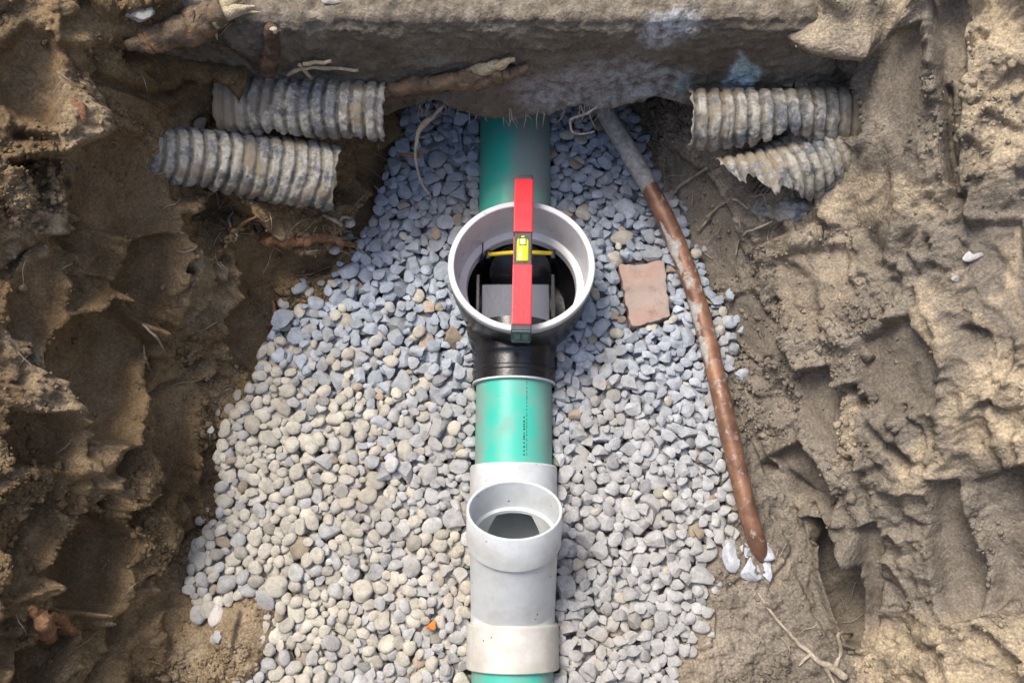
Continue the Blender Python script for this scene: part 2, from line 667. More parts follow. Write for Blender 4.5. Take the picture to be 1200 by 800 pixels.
def axis_coords():
    def seg(*knots):
        out = []
        for (a, st), (b, _) in zip(knots[:-1], knots[1:]):
            out.append(np.arange(a, b, st))
        out.append([knots[-1][0]])
        return np.concatenate(out)
    far = np.array([2.2, 3.5, 6, 12, 30, 80, 200])
    xs = seg((-0.86, 0.006), (-0.68, 0.0016), (-0.24, 0.0034), (0.20, 0.0017), (0.68, 0.006), (0.87, 1))
    ys = seg((-0.7, 0.012), (-0.16, 0.0018), (0.86, 0.008), (1.15, 1))
    ext = np.array([0.95, 1.1, 1.35, 1.7])
    xs = np.concatenate([-far[::-1], -ext[::-1], xs, ext, far])
    ys = np.concatenate([-far[::-1], [-1.7, -1.35, -1.1, -0.95, -0.82], ys, [1.35, 1.7], far])
    return xs, ys


XS, YS = axis_coords()
GX, GY = np.meshgrid(XS, YS)


def base_height(X, Y):
    d = np.maximum(-poly_sd(X, Y, FLOOR), 0)
    wr = ss(-0.05, 0.1, X)
    slope = 2.0 * (1 - wr) + 1.75 * wr
    e = 0.018
    h = slope * (np.sqrt(d * d + e * e) - e)
    k = 0.30
    h = np.where(h > k, k + (h - k) * (0.42 * (1 - wr) + 0.55 * wr), h)
    lim = 0.72
    h = np.where(h > 0.55, 0.55 + (lim - 0.55) * (1 - np.exp(-(h - 0.55) / (lim - 0.55))), h)
    H = bed(Y) + h
    # ground out of view, raised further out to block the low sky
    H = H + 0.38 * ss(0.62, 1.0, np.abs(X)) * (1 - ss(0.75, 1.0, Y)) + 0.38 * (1 - ss(-1.0, -0.6, Y)) * (1 - ss(0.62, 1.0, np.abs(X)))
    # shelves beside the tunnel mouth, where the old drains lie
    cap = 0.138 + 0.1 * ss(0.58, 0.68, Y) + 0.02 * ss(0.1, 0.3, X)
    w = ss(-0.50, -0.40, X) * (1 - ss(0.40, 0.48, X)) * ss(0.38, 0.48, Y)
    H = H * (1 - w) + np.minimum(H, cap) * w
    # soil heaped over both ends of the footing
    m = np.maximum(ss(0.33, 0.42, X), 1 - ss(-0.44, -0.34, X)) * ss(0.635, 0.70, Y)
    H = H + (np.maximum(H, 0.405) - H) * m
    # bed for the gravel
    g = poly_sd(X, Y, GRAVEL)
    H = H - 0.026 * ss(-0.004, 0.03, g)
    # groove the pipe line is laid in, pocket under the valve
    H = H - 0.055 * (1 - ss(0.055, 0.085, np.abs(X - 0.001)))
    H = H - 0.035 * (1 - ss(0.095, 0.13, np.sqrt((X - 0.013) ** 2 + (Y - 0.46) ** 2)))
    return H, d


H0, D0 = base_height(GX, GY)
P0 = np.stack([GX, GY, H0], -1)
gy_, gx_ = np.gradient(H0, YS, XS)
NRM = np.stack([-gx_, -gy_, np.ones_like(H0)], -1)
NRM /= np.linalg.norm(NRM, axis=-1, keepdims=True)
PXX, PYY = project(P0)
Pf = P0.reshape(-1, 3)
px, py = PXX.ravel(), PYY.ravel()
dd = D0.ravel()
near = (np.abs(Pf[:, 0]) < 0.9) & (Pf[:, 1] > -0.75) & (Pf[:, 1] < 1.2)
I = np.where(near)[0]
Q = Pf[I]
qx, qy = px[I], py[I]
# ragged outlines for the spade cuts
wx = qx + 10 * fbm(Q, 16, 3, 0.45, seed=5)
wy = qy + 10 * fbm(Q, 16, 3, 0.45, seed=9)
disp = np.zeros(len(I))
smooth = np.zeros(len(I))
# spade and bucket cuts: outline, depth (m), edge softness (px), smoothness
CUTS = [
    ([(50, 415), (67, 388), (128, 348), (150, 352), (165, 381), (189, 405), (165, 439), (152, 486), (128, 513), (81, 506), (51, 459)], 0.030, 9, 0.95),
    ([(148, 277), (189, 277), (196, 331), (189, 378), (162, 375), (135, 338), (145, 297)], 0.028, 7, 0.9),
    ([(287, 290), (398, 290), (388, 317), (334, 327), (331, 381), (304, 412), (297, 452), (270, 412), (267, 365)], 0.018, 9, 0.9),
    ([(77, 188), (124, 150), (172, 165), (184, 210), (191, 255), (161, 277), (112, 266), (82, 244)], 0.014, 8, 0.95),
    ([(2, 60), (30, 28), (62, 48), (76, 112), (58, 152), (22, 140), (-6, 112)], 0.014, 16, 0.8),
    ([(84, 591), (135, 618), (155, 628), (145, 665), (135, 706), (111, 719), (54, 709), (56, 658), (68, 618)], 0.034, 7, 0.97),
    ([(20, 321), (54, 290), (84, 297), (74, 338), (78, 371), (47, 405), (13, 388), (13, 344)], 0.014, 8, 0.9),
    ([(10, 766), (67, 739), (94, 746), (81, 773), (60, 810), (-10, 810)], 0.040, 10, 0.6),
    ([(-10, 479), (44, 479), (67, 506), (61, 545), (-10, 545)], 0.020, 8, 0.85),
    ([(175, 430), (215, 415), (235, 470), (215, 560), (180, 600), (165, 520)], 0.016, 9, 0.8),
    ([(20, 590), (50, 570), (62, 620), (40, 680), (5, 700), (-10, 640)], 0.014, 8, 0.8),
    ([(405, 178), (470, 165), (478, 205), (462, 250), (430, 292), (400, 285), (398, 262), (425, 225)], 0.030, 8, 0.5),
    # right-hand side
    ([(832, 364), (885, 341), (915, 382), (922, 420), (889, 420), (851, 397)], 0.010, 8, 0.9),
    ([(930, 439), (975, 435), (994, 465), (990, 532), (967, 517), (934, 480)], 0.022, 5, 0.95),
    ([(907, 529), (945, 514), (975, 547), (985, 575), (980, 600), (930, 570)], 0.022, 6, 0.9),
    ([(1005, 397), (1065, 367), (1117, 420), (1110, 465), (1072, 480), (1035, 495), (1009, 450)], 0.008, 10, 0.9),
    ([(945, 598), (990, 620), (1016, 655), (1020, 706), (1012, 762), (985, 752), (968, 699), (958, 645)], 0.085, 6, 0.7),
    ([(1012, 609), (1031, 605), (1042, 654), (1042, 706), (1027, 759), (1014, 762), (1018, 680)], 0.012, 5, 0.95),
    ([(1099, 552), (1129, 556), (1147, 605), (1159, 680), (1155, 721), (1132, 729), (1110, 695), (1095, 620)], 0.016, 7, 0.97),
    ([(1087, -20), (1138, -20), (1130, 94), (1121, 221), (1110, 210), (1104, 112)], 0.026, 6, 0.9),
    ([(884, 48), (930, 45), (982, 70), (1012, 105), (1024, 150), (1014, 172), (985, 150), (975, 108), (920, 95), (881, 90)], 0.055, 5, 0.5),
    ([(775, 170), (830, 195), (875, 262), (868, 330), (822, 335), (788, 255)], 0.010, 10, 0.9),
    ([(1040, 40), (1085, 30), (1090, 120), (1060, 190), (1035, 130)], 0.010, 8, 0.85),
    ([(1130, 260), (1200, 250), (1210, 390), (1160, 400), (1120, 330)], 0.010, 10, 0.85),
    ([(1150, 560), (1210, 540), (1210, 700), (1175, 715), (1160, 620)], 0.010, 9, 0.8),
    ([(910, 300), (985, 280), (1000, 350), (960, 400), (925, 370)], 0.007, 9, 0.8),
]
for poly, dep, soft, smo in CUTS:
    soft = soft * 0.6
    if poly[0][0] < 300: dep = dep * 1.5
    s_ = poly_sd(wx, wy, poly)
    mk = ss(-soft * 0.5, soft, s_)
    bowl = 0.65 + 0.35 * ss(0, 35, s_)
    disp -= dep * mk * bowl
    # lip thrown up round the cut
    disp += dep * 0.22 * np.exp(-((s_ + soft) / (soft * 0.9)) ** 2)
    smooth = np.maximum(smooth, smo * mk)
CRACKS = [([(864, 478), (885, 510), (905, 545)], 5, 0.016), ([(1000, 455), (1012, 480), (1035, 510), (1075, 545)], 5, 0.022),
          ([(905, 540), (940, 575), (985, 625)], 6, 0.022), ([(850, 402), (890, 428)], 3, 0.012), ([(1105, 100), (1118, 225)], 5, 0.022),
          ([(1065, 290), (1072, 350)], 4, 0.012), ([(225, 95), (180, 110), (120, 90)], 5, 0.02), ([(150, 65), (260, 60), (300, 75)], 6, 0.028),
          ([(180, 560), (160, 590), (110, 605)], 5, 0.02), ([(195, 380), (180, 470), (140, 520), (110, 590)], 6, 0.024), ([(60, 545), (40, 610), (20, 660)], 5, 0.016),
          ([(255, 420), (230, 455), (190, 470)], 4, 0.014), ([(140, 720), (150, 770), (120, 800)], 6, 0.022), ([(215, 560), (230, 620), (190, 660)], 5, 0.014),
          ([(850, 690), (875, 670), (870, 640)], 3, 0.008), ([(900, 690), (930, 640), (905, 600)], 3, 0.008), ([(1060, 480), (1085, 500), (1095, 540)], 4, 0.014),
          ([(1000, 60), (960, 62), (905, 50)], 5, 0.025), ([(240, 290), (270, 300), (262, 345)], 4, 0.014), ([(20, 160), (60, 170), (78, 215)], 5, 0.02)]
for pts, wd, dep in CRACKS:
    disp -= dep * np.exp(-(line_d(wx, wy, pts) / wd) ** 2)
RIDGES = [([(75, 545), (110, 520), (160, 500)], 12, 0.02), ([(196, 300), (210, 350), (196, 400)], 9, 0.014), ([(860, 30), (900, 30), (960, 40), (1010, 35)], 14, 0.035),
          ([(1072, 330), (1100, 370), (1120, 420)], 7, 0.014), ([(985, 460), (1000, 520), (1020, 540)], 6, 0.012), ([(925, 300), (960, 330), (965, 400)], 6, 0.008),
          ([(1060, 600), (1075, 680), (1090, 720)], 5, 0.006), ([(1075, 600), (1090, 690)], 3, 0.005), ([(1035, 300), (1055, 250), (1050, 200)], 8, 0.008),
          ([(30, 230), (70, 260), (60, 300)], 10, 0.014), ([(160, 560), (180, 610), (175, 690)], 12, 0.014), ([(1160, 600), (1170, 700)], 5, 0.006)]
for pts, wd, dep in RIDGES:
    disp += dep * np.exp(-(line_d(wx, wy, pts) / wd) ** 2)

wallm = ss(0.0, 0.05, dd[I])
fl = 0.22 + 0.78 * wallm
rough = (1 - smooth)
warp = np.stack([fbm(Q, 14, 3, seed=s) for s in (1, 2, 3)], 1)
Qw = Q + 0.022 * warp
leftw = 1 - ss(-0.1, 0.15, Q[:, 0])
Qs = Qw.copy(); Qs[:, 1] *= 0.5 + 0.5 * (Q[:, 0] < 0)
_, _, off1, rv1 = cells(Qs, 8.5, 11)
_, _, off2, rv2 = cells(Qw + 0.004 * np.stack([fbm(Q, 40, 2, seed=s) for s in (6, 7, 8)], 1), 26.0, 23)
d3, e3, _, rv3 = cells(Q + 0.004 * warp, 62.0, 37)
facet1 = (off1 * rv1).sum(1) * 0.042 + rv1[:, 0] * 0.013
facet2 = (off2 * rv2).sum(1) * 0.012 + rv2[:, 1] * 0.004
leftw = 1 - ss(-0.1, 0.15, Q[:, 0])
# smeared, scraped clay on the right wall: streaks running down the wall
sw = np.stack([(Q[:, 0] + 0.6 * Q[:, 2]) + 0.05 * warp[:, 0] + 0.10 * np.sin(Q[:, 1] * 5), Q[:, 1] * 0.10, Q[:, 2] * 0.05], 1)
streak = fbm(sw, 62, 4, seed=71, ridged=True) * ss(-0.1, 0.4, fbm(Q, 5.5, 3, seed=72))
big = fbm(Q, 5, 3, seed=41)
mid = fbm(Qw, 20, 5, 0.55, seed=51, ridged=True)
fine = fbm(Q, 110, 4, 0.6, seed=61)
crumb = ss(-0.15, 0.35, fbm(Q, 9, 3, seed=77))           # where the soil is crumbly
clod = (0.55 - d3).clip(0) * (0.3 + 0.7 * crumb)
disp += fl * (big * 0.022)
steps = fl * rough * (facet1 * (1.05 + 0.35 * leftw) + facet2 * (1.5 + 0.4 * leftw))
crisp = (0.68 + 0.32 * leftw) * fl * rough * (0.012 * mid + 0.016 * clod + 0.0072 * fine * (0.4 + crumb) + 0.0055 * fbm(Qw * np.array([0.7, 1.0, 0.7]), 48, 4, 0.62, seed=66, ridged=True))
disp += fl * (1 - leftw) * 0.0048 * streak
crisp += fl * smooth * (0.0026 * fbm(Q, 30, 3, seed=83) + 0.0011 * fine)
# cloddy floor on the right
fr_ = ss(0.18, 0.24, Q[:, 0]) * (1 - ss(0.40, 0.48, Q[:, 0])) * (1 - ss(0.20, 0.30, Q[:, 1]))
dA, eA, _, rA = cells(Q * np.array([1, 1, 0.5]), 24.0, 91)
disp += fr_ * (1 - wallm) * (0.022 * (0.62 - dA).clip(0) + 0.004 * fine)
# dusty tongue of soil washed over the pebbles at lower left
disp += 0.020 * ss(-25, 22, poly_sd(wx, wy, [(262, 735), (300, 690), (330, 655), (378, 650), (392, 690), (352, 735), (318, 770), (296, 800), (285, 790)]))
disp += 0.010 * ss(-20, 25, poly_sd(wx, wy, [(232, 745), (275, 705), (306, 715), (296, 760), (285, 830), (200, 830)]))
gin = ss(0.0, 0.05, poly_sd(Q[:, 0], Q[:, 1], GRAVEL))
disp *= 1 - 0.75 * gin * (qx > 420)
crisp *= 1 - 0.75 * gin
# keep the tunnel free under the footing
disp = np.where((Q[:, 1] > 0.61) & (np.abs(Q[:, 0]) < 0.36), np.clip(disp, -0.05, 0.012), disp)

steepf = 0.3 + 0.7 * ss(0.28, 0.55, NRM.reshape(-1, 3)[I, 2])
steps *= steepf
crisp *= steepf
dfull = np.zeros(len(Pf)); dfull[I] = steps * (1 - 0.75 * gin)
dfull = dfull.reshape(GX.shape)
for _ in range(1):
    for ax_ in (0, 1):
        dfull = 0.5 * dfull + 0.25 * (np.roll(dfull, 1, ax_) + np.roll(dfull, -1, ax_))
disp = disp + dfull.ravel()[I] + crisp
disp = np.where((Q[:, 1] > 0.61) & (np.abs(Q[:, 0]) < 0.36), np.clip(disp, -0.05, 0.012), disp)
Pd = Pf.copy()
Pd[I] += NRM.reshape(-1, 3)[I] * disp[:, None]
ny, nx = GX.shape
k = (np.arange(ny - 1)[:, None] * nx + np.arange(nx - 1)[None, :]).ravel()
FT = np.stack([k, k + 1, k + nx + 1, k + nx], 1)
soil_col = np.zeros((len(Pf), 3))
soil_col[:, 1] = ss(-0.12, 0.30, Pf[:, 0] + 0.10 * fbm(Pf, 4, 3, seed=3))
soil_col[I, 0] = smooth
dry = np.zeros(len(I))
DRY = [([(1135, -20), (1220, -20), (1220, 160), (1150, 210), (1125, 120)], 26, 1.0), ([(1150, 420), (1220, 400), (1220, 530), (1150, 530), (1120, 470)], 22, 0.95),
       ([(1010, 745), (1080, 730), (1220, 720), (1220, 820), (1000, 820)], 22, 1.0), ([(920, 225), (1000, 205), (1110, 215), (1100, 245), (1000, 255), (930, 260)], 16, 0.75),
       ([(1072, 325), (1090, 340), (1125, 415), (1110, 425), (1085, 380)], 7, 0.9), ([(1060, 545), (1110, 500), (1130, 540), (1080, 580)], 14, 0.8),
       ([(985, 460), (1000, 470), (1012, 535), (990, 540)], 6, 0.8), ([(0, 380), (50, 400), (55, 470), (0, 490)], 16, 0.5), ([(10, 215), (80, 230), (75, 300), (10, 310)], 16, 0.45),
       ([(70, 90), (110, 110), (100, 190), (60, 230)], 14, 0.4), ([(200, 305), (270, 300), (262, 370), (210, 395)], 14, 0.4), ([(240, 700), (310, 690), (390, 650), (380, 720), (300, 800), (200, 800)], 22, 0.55),
       ([(850, 0), (1080, -10), (1060, 60), (870, 40)], 16, 0.55), ([(900, 260), (980, 240), (1000, 330), (960, 400), (920, 360)], 20, 0.4), ([(180, 190), (250, 150), (270, 180), (200, 215)], 12, 0.4)]
for poly, soft, amt in DRY:
    dry = np.maximum(dry, amt * ss(-soft, soft * 0.6, poly_sd(wx, wy, poly)))
dry = np.maximum(dry, 0.75 * (1 - leftw) * ss(0.25, 0.6, streak) * wallm)
dry = np.maximum(dry, 0.30 * rough * ss(0.2, 0.7, fbm(Q, 12, 4, seed=88)))
soil_col[I, 2] = dry
me = mk_mesh('trench_soil', Pd, FT)
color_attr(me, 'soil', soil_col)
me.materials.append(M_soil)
terrain = bpy.data.objects.new('trench_soil', me)
C.objects.link(terrain)
tag(terrain, kind='structure')

sub = (np.abs(Pf[:, 0]) < 0.9) & (Pf[:, 1] > -0.7) & (Pf[:, 1] < 1.15)
fm = sub[FT].all(1)
BVH = BVHTree.FromPolygons(Pd.tolist(), FT[fm].tolist())

# ------------------------------------------------------------------ the footing
def make_footing():
    u = np.arange(-0.62, 0.62, 0.0026)
    prof = []
    for y in np.linspace(1.15, FY + 0.004, 40): prof.append((y, FZ0, 0, -1))
    for z in np.linspace(FZ0, FZ1, 78)[1:-1]: prof.append((FY, z, -1, 0))
    for y in np.linspace(FY + 0.004, 1.15, 90): prof.append((y, FZ1, 0, 1))
    prof = np.array(prof)
    nv = len(prof)
    V = np.zeros((len(u), nv, 3)); N = np.zeros_like(V)
    V[..., 0] = u[:, None]; V[..., 1] = prof[None, :, 0]; V[..., 2] = prof[None, :, 1]
    N[..., 1] = prof[None, :, 2]; N[..., 2] = prof[None, :, 3]
    V = V.reshape(-1, 3); N = N.reshape(-1, 3)
    ax, ay = project(V)
    lump = fbm(V, 8, 3, seed=301)
    r = fbm(V, 30, 5, 0.55, seed=302, ridged=True)
    f = fbm(V, 120, 3, 0.6, seed=303)
    d = 0.006 * lump + 0.0055 * r + 0.0030 * f
    # ragged, slumped lower edge and a rounded arris
    low = np.exp(-((V[:, 2] - FZ0) / 0.03) ** 2)
    d += low * 0.012 * fbm(V * np.array([1, 0.2, 0.2]), 16, 4, seed=304)
    V2 = V + N * d[:, None]
    V2[:, 1] -= low * (0.008 + 0.014 * fbm(V * np.array([1, 0.3, 0]), 20, 4, seed=306))
    V2[:, 2] += low * 0.004 + low * 0.042 * fbm(V * np.array([1, 0.3, 0]), 11, 4, seed=305)
    edge = np.exp(-(((V[:, 2] - FZ1) / 0.02) ** 2 + ((V[:, 1] - FY) / 0.02) ** 2))
    V2[:, 1] += 0.008 * edge; V2[:, 2] -= 0.008 * edge
    mark = np.zeros((len(V), 3))
    jx = ax + 12 * fbm(V, 30, 4, seed=310); jy = ay + 8 * fbm(V, 30, 4, seed=311)
    mark[:, 0] = np.maximum(0.95 * ss(-9, 8, poly_sd(jx, jy, [(762, 25), (815, 13), (828, 22), (812, 42), (775, 52), (755, 45)])),
                            0.55 * ss(-20, 14, poly_sd(jx, jy, [(600, 100), (690, 80), (740, 70), (800, 85), (800, 112), (700, 122), (620, 118)])))
    mark[:, 1] = np.maximum(ss(-5, 4, poly_sd(jx, jy, [(866, 62), (890, 80), (878, 98), (842, 106), (852, 84)])),
                            0.5 * ss(-8, 5, poly_sd(jx, jy, [(795, 92), (812, 88), (815, 104), (800, 108)])))
    mark[:, 2] = np.maximum(ss(FZ1 - 0.012, FZ1 - 0.002, V[:, 2]), 0.4 * ss(0.1, 0.5, fbm(V, 7, 3, seed=312)))
    n = len(u)
    a = (np.arange(n - 1)[:, None] * nv + np.arange(nv - 1)[None, :]).ravel()
    F = np.stack([a, a + nv, a + nv + 1, a + 1], 1)
    base = np.array([0, FY + 0.2, FZ0])
    # closing back face
    b = np.arange(n - 1) * nv
    F = np.concatenate([F, np.stack([b, b + nv - 1, b + nv + nv - 1, b + nv], 1)])
    mesh = mk_mesh('concrete_footing', V2 - base, F)
    color_attr(mesh, 'mark', mark)
    mesh.materials.append(M_foot)
    o = bpy.data.objects.new('concrete_footing', mesh)
    o.location = Vector(base)
    C.objects.link(o)
    tag(o, 'dirty grey concrete footing running across the top of the trench', 'footing')
    return BVHTree.FromPolygons(V2.tolist(), F.tolist())


BVHF = make_footing()


def hit(x, y, off=0.0):
    d = Vector(ray(x, y)).normalized()
    o = Vector((0, 0, CAMZ))
    best = None
    for t in (BVH, BVHF):
        r = t.ray_cast(o, d)
        if r[0] is not None and (best is None or r[3] < best[1]):
            best = (r[0], r[3])
    p = best[0] if best else Vector(at(x, y, 0.0))
    return np.array(p - d * off)


def pts3(lst, off):
    """control points: (x, y) rests on the soil seen there; (x, y, z) hangs free at height z"""
    return [at(*q) if len(q) == 3 else hit(q[0], q[1], off) for q in lst]


# ------------------------------------------------------------------ sewer line
def pipe_len(y0, y1, label, dust_fn, rout=0.0540):
    fr = frame(axis_pt(y0), AXIS)
    L = (y1 - y0) / AXIS[1]
    n = 60
    prof = [(rout, L * i / n) for i in range(n + 1)] + [(rout - 0.0045, L)] + [(rout - 0.0045, 0)]
    V, F = lathe(prof, fr, 96)
    o = build('sewer_pipe', V, F, M_green, sharp=40)
    dv = dust_fn(V)
    color_attr(o.data, 'dust', np.stack([dv, dv, dv], 1))
    tag(o, label, 'pipe', 'green sewer pipe lengths')
    return o


def dust_up(V):
    nz = fbm(V * np.array([1, 0.35, 1]), 22, 4, seed=401)
    return 0.95 * ss(-0.012, 0.018, V[:, 0] - 0.0055 * V[:, 1] + 0.02 * nz + 0.012)


def dust_mid(V):
    nz = fbm(V, 25, 4, seed=402)
    return 0.55 * ss(0.03, 0.05, np.abs(V[:, 0]) + 0.012 * nz)


pipe_up = pipe_len(0.557, 1.0, 'green sewer pipe running under the footing, half grey with dust', dust_up)
pipe_mid = pipe_len(0.182, 0.345, 'short green sewer pipe between the black valve and the white fitting', dust_mid)
pipe_low = pipe_len(-0.68, -0.035, 'green sewer pipe coming out below the white fitting at the bottom edge', dust_mid)

# small black printed line along the middle length (too small to read: bare ticks)
def print_line():
    parts = []
    rg = random.Random(4)
    for row, (th, y0, y1) in enumerate(((math.radians(71), 0.208, 0.325), (math.radians(75), 0.208, 0.262))):
        y = y0
        while y < y1:
            ln = rg.choice([0.0012, 0.002, 0.0028])
            r = 0.0542
            c = axis_pt(y)
            for w in ([0.0006] if row == 0 else [0.0011]):
                q = []
                for yy in (y, y + ln):
                    for dt in (-w / r, w / r):
                        t = th + dt
                        q.append(axis_pt(yy) + np.array([math.cos(t) * r, 0, math.sin(t) * r]))
                parts.append((np.array(q), [(0, 1, 3, 2)]))
            y += ln + rg.choice([0.0008, 0.0014, 0.003])
    V, F = join(parts)
    build('printed_line', V, F, M_print, pipe_mid, smooth=False)


print_line()

# ------------------------------------------------------------------ white wye fitting with open branch
def wye():
    e = empty('wye_fitting', axis_pt(0.03) - np.array([0, 0, 0.06]), 'white plastic wye fitting with open round branch in the lower middle', 'pipe fitting')
    R, RI = 0.0565, 0.0505
    H_ = 0.0605
    b0 = axis_pt(0.014)
    BA = np.array([0.012, math.cos(math.radians(45)), math.sin(math.radians(45))]); BA /= np.linalg.norm(BA)
    L = 0.166

    def brd(P):                      # distance to the branch axis, position along it
        q = P - b0
        t = q @ BA
        return np.linalg.norm(q - np.outer(t, BA), axis=1), t

    def rnd(P):
        q = P - axis_pt(0)
        t = q @ AXIS
        return np.linalg.norm(q - np.outer(t, AXIS), axis=1)

    def cut(V, F, keep):
        c = V[F].mean(1)
        return V, F[keep(c)]

    fr = frame(axis_pt(-0.02), AXIS)
    Lr = 0.20
    n = 150
    V, F = lathe([(R, Lr * i / n) for i in range(n + 1)], fr, 180, closed=False)

    def keep_out(c):
        d, t = brd(c)
        return ~((d < np.where(t > L - 0.044, H_ - 0.0028, RI)) & (t > 0) & (t < L + 0.01) & ((c - axis_pt(0))[:, 2] > PIPE_SLOPE * c[:, 1]))
    V1, F1 = cut(V, F, keep_out)
    V, F = lathe([(RI, Lr * i / n) for i in range(n + 1)], fr, 180, closed=False)
    V2, F2 = cut(V, F, keep_out)
    V12, F12 = join([(V1, F1.tolist()), (V2, F2[:, ::-1].tolist())])
    build('main_run', V12, F12, M_white, e)
    # branch wall, outer and inner
    fb = frame(b0, BA, (0, -1, 1))
    m = 110
    V, F = lathe([(R, 0.0 + (L - 0.047) * i / m) for i in range(m + 1)], fb, 180, closed=False)
    Va, Fa = cut(V, F, lambda c: rnd(c) > RI)
    V, F = lathe([(RI, 0.0 + (L - 0.043) * i / m) for i in range(m + 1)], fb, 180, closed=False)
    Vb, Fb = cut(V, F, lambda c: rnd(c) > RI - 0.0004)
    Vj, Fj = join([(Va, Fa.tolist()), (Vb, Fb[:, ::-1].tolist())])
    build('branch', Vj, Fj, M_white, e)
    hp = [(R - 0.001, L - 0.050), (H_ - 0.0012, L - 0.050), (H_, L - 0.0485), (H_, L - 0.0012), (H_ - 0.0008, L), (H_ - 0.0034, L), (H_ - 0.0042, L - 0.001),
          (H_ - 0.0056, L - 0.040), (RI - 0.0005, L - 0.0415), (RI - 0.0005, L - 0.046)]
    V, F = lathe(hp, fb, 120)
    build('branch_hub', V, F, M_white, e, sharp=35)
    for y0, y1, rr in ((-0.062, -0.004, H_ + 0.0008), (0.150, 0.203, H_)):
        ff = frame(axis_pt(y0), AXIS)
        Lh = y1 - y0
        hp = [(0.0545, 0), (rr - 0.001, 0), (rr, 0.0012), (rr, Lh - 0.003), (rr - 0.002, Lh - 0.0005), (R - 0.001, Lh), (0.0545, Lh)]
        hp = [q for p0, p1 in zip(hp, hp[1:] + hp[:1]) for q in [(p0[0] + (p1[0] - p0[0]) * k / 12, p0[1] + (p1[1] - p0[1]) * k / 12) for k in range(12)]]
        V, F = lathe(hp, ff, 160)
        V, F = cut(V, F, keep_out)
        build('hub', V, F, M_cream if y0 < 0 else M_white, e, sharp=35)
    return e


wye()

# ------------------------------------------------------------------ backwater valve
RT = math.radians(5.5)
RC = at(611, 309, 0.132)                                   # centre of the rim's top
RN = np.array([-0.01, math.sin(RT), math.cos(RT)]); RN /= np.linalg.norm(RN)


def valve():
    base = axis_pt(RC[1]); base = np.array([RC[0], RC[1], base[2] - 0.075])
    e = empty('backwater_valve', base, 'black sewer valve with a wide open pale grey ring, under the red level', 'valve')
    fr = frame(RC, RN, (0, 1, 0))
    # chamber (black), open at the top
    op = [(0.0935, -0.0125), (0.0985, -0.0125), (0.0990, -0.0145), (0.0985, -0.040), (0.0955, -0.043), (0.0945, -0.080), (0.088, -0.115), (0.072, -0.145), (0.0, -0.158)]
    ip = [(0.0, -0.152), (0.066, -0.145), (0.080, -0.12), (0.0840, -0.09), (0.0905, -0.080)]
    V, F = lathe(op + ip, fr, 96, closed=True)
    build('chamber', V, F, M_black, e, sharp=35)
    # ring / riser adapter
    rp = [(0.1000, -0.0015), (0.0988, 0.0), (0.0925, 0.0), (0.0915, -0.0012), (0.0880, -0.062), (0.0800, -0.0635), (0.0785, -0.065), (0.0775, -0.078), (0.0795, -0.078),
          (0.0890, -0.0645), (0.0930, -0.0122), (0.0990, -0.0120), (0.1000, -0.010)]
    V, F = lathe(rp, fr, 128)
    ring = build('rim_ring', V, F, M_rim, e, sharp=35)
    # hubs and shoulders along the line
    for y0, y1, flip in ((0.318, 0.405, False), (0.495, 0.560, True)):
        a, b = axis_pt(y0), axis_pt(y1)
        Lh = y1 - y0
        hp = [(0.0545, 0.0), (0.0575, 0), (0.0588, 0.0012), (0.0588, 0.012), (0.0600, 0.0135), (0.0600, 0.018), (0.0588, 0.0195), (0.0588, 0.036), (0.0605, 0.040), (0.0605, 0.05), (0.066, 0.062), (0.070, Lh), (0.0545, Lh)]
        ff = frame(a, AXIS) if not flip else frame(b, -AXIS)
        V, F = lathe([q for p0, p1 in zip(hp[:-1], hp[1:]) for q in [(p0[0] + (p1[0] - p0[0]) * k / 4, p0[1] + (p1[1] - p0[1]) * k / 4) for k in range(4)]] + [hp[-1]], ff, 96)
        cc = V[F].mean(1) - RC
        F = F[np.linalg.norm(cc - np.outer(cc @ RN, RN), axis=1) > 0.0925]
        build('hub', V, F, M_black, e, sharp=35)
        cp = [(0.0542, -0.0016), (0.0592, -0.0016), (0.0596, 0.0), (0.0592, 0.0012), (0.0542, 0.0012)]
        V, F = lathe(cp, ff, 96)
        build('hub_lip', V, F, M_rim, e)
    # inside: plate coloured like reflected sky, hinged flap, hinge bar, side ribs
    ex = np.array([1.0, 0, 0]); ey = np.array([0, 1.0, 0]); ez = np.array([0, 0, 1.0])
    c = np.array([RC[0], RC[1], RC[2]])
    pc = at(604, 356, 0.030)
    V, F = box(pc, ex, ey, ez, 0.050, 0.030, 0.003, 0.0015)
    build('sheen_plate', V, F, M_sheen, e, smooth=False)
    for sx in (-1, 1):
        V, F = box(pc + [sx * 0.0545, 0.006, 0.006], ex, ey, ez, 0.003, 0.034, 0.012, 0.0015)
        rib = build('guide_rib', V, F, M_black_in, e, smooth=False)
    # flap: a dished disc hanging from the bar
    th = np.linspace(0, 2 * math.pi, 48, endpoint=False)
    fa = math.radians(38)
    fy = np.array([0, math.cos(fa), math.sin(fa)]); fz = np.array([0, -math.sin(fa), math.cos(fa)])
    ff = frame(c + [0.0, 0.034, -0.116], fz, fy)
    V, F = lathe([(0.0, 0.006), (0.030, 0.005), (0.040, 0.001), (0.046, 0.001), (0.048, -0.003), (0.044, -0.006), (0.0, -0.006)], ff, 64)
    build('flap', V, F, M_black_in, e, sharp=50)
    bl = at(610, 296, 0.058)
    V, F = tube([bl + [-0.047, -0.003, 0], bl + [0, 0, 0.001], bl + [0.046, -0.001, 0]], [0.0031, 0.0031, 0.0031], 12, 0.0)
    build('hinge_bar', V, F, M_yellow, e)
    for sx in (-1, 1):
        V, F = box(bl + [sx * 0.047, -0.002, -0.010], ex, ey, ez, 0.004, 0.007, 0.010, 0.002)
        build('hinge_bracket', V, F, M_black_in, e, smooth=False)


valve()

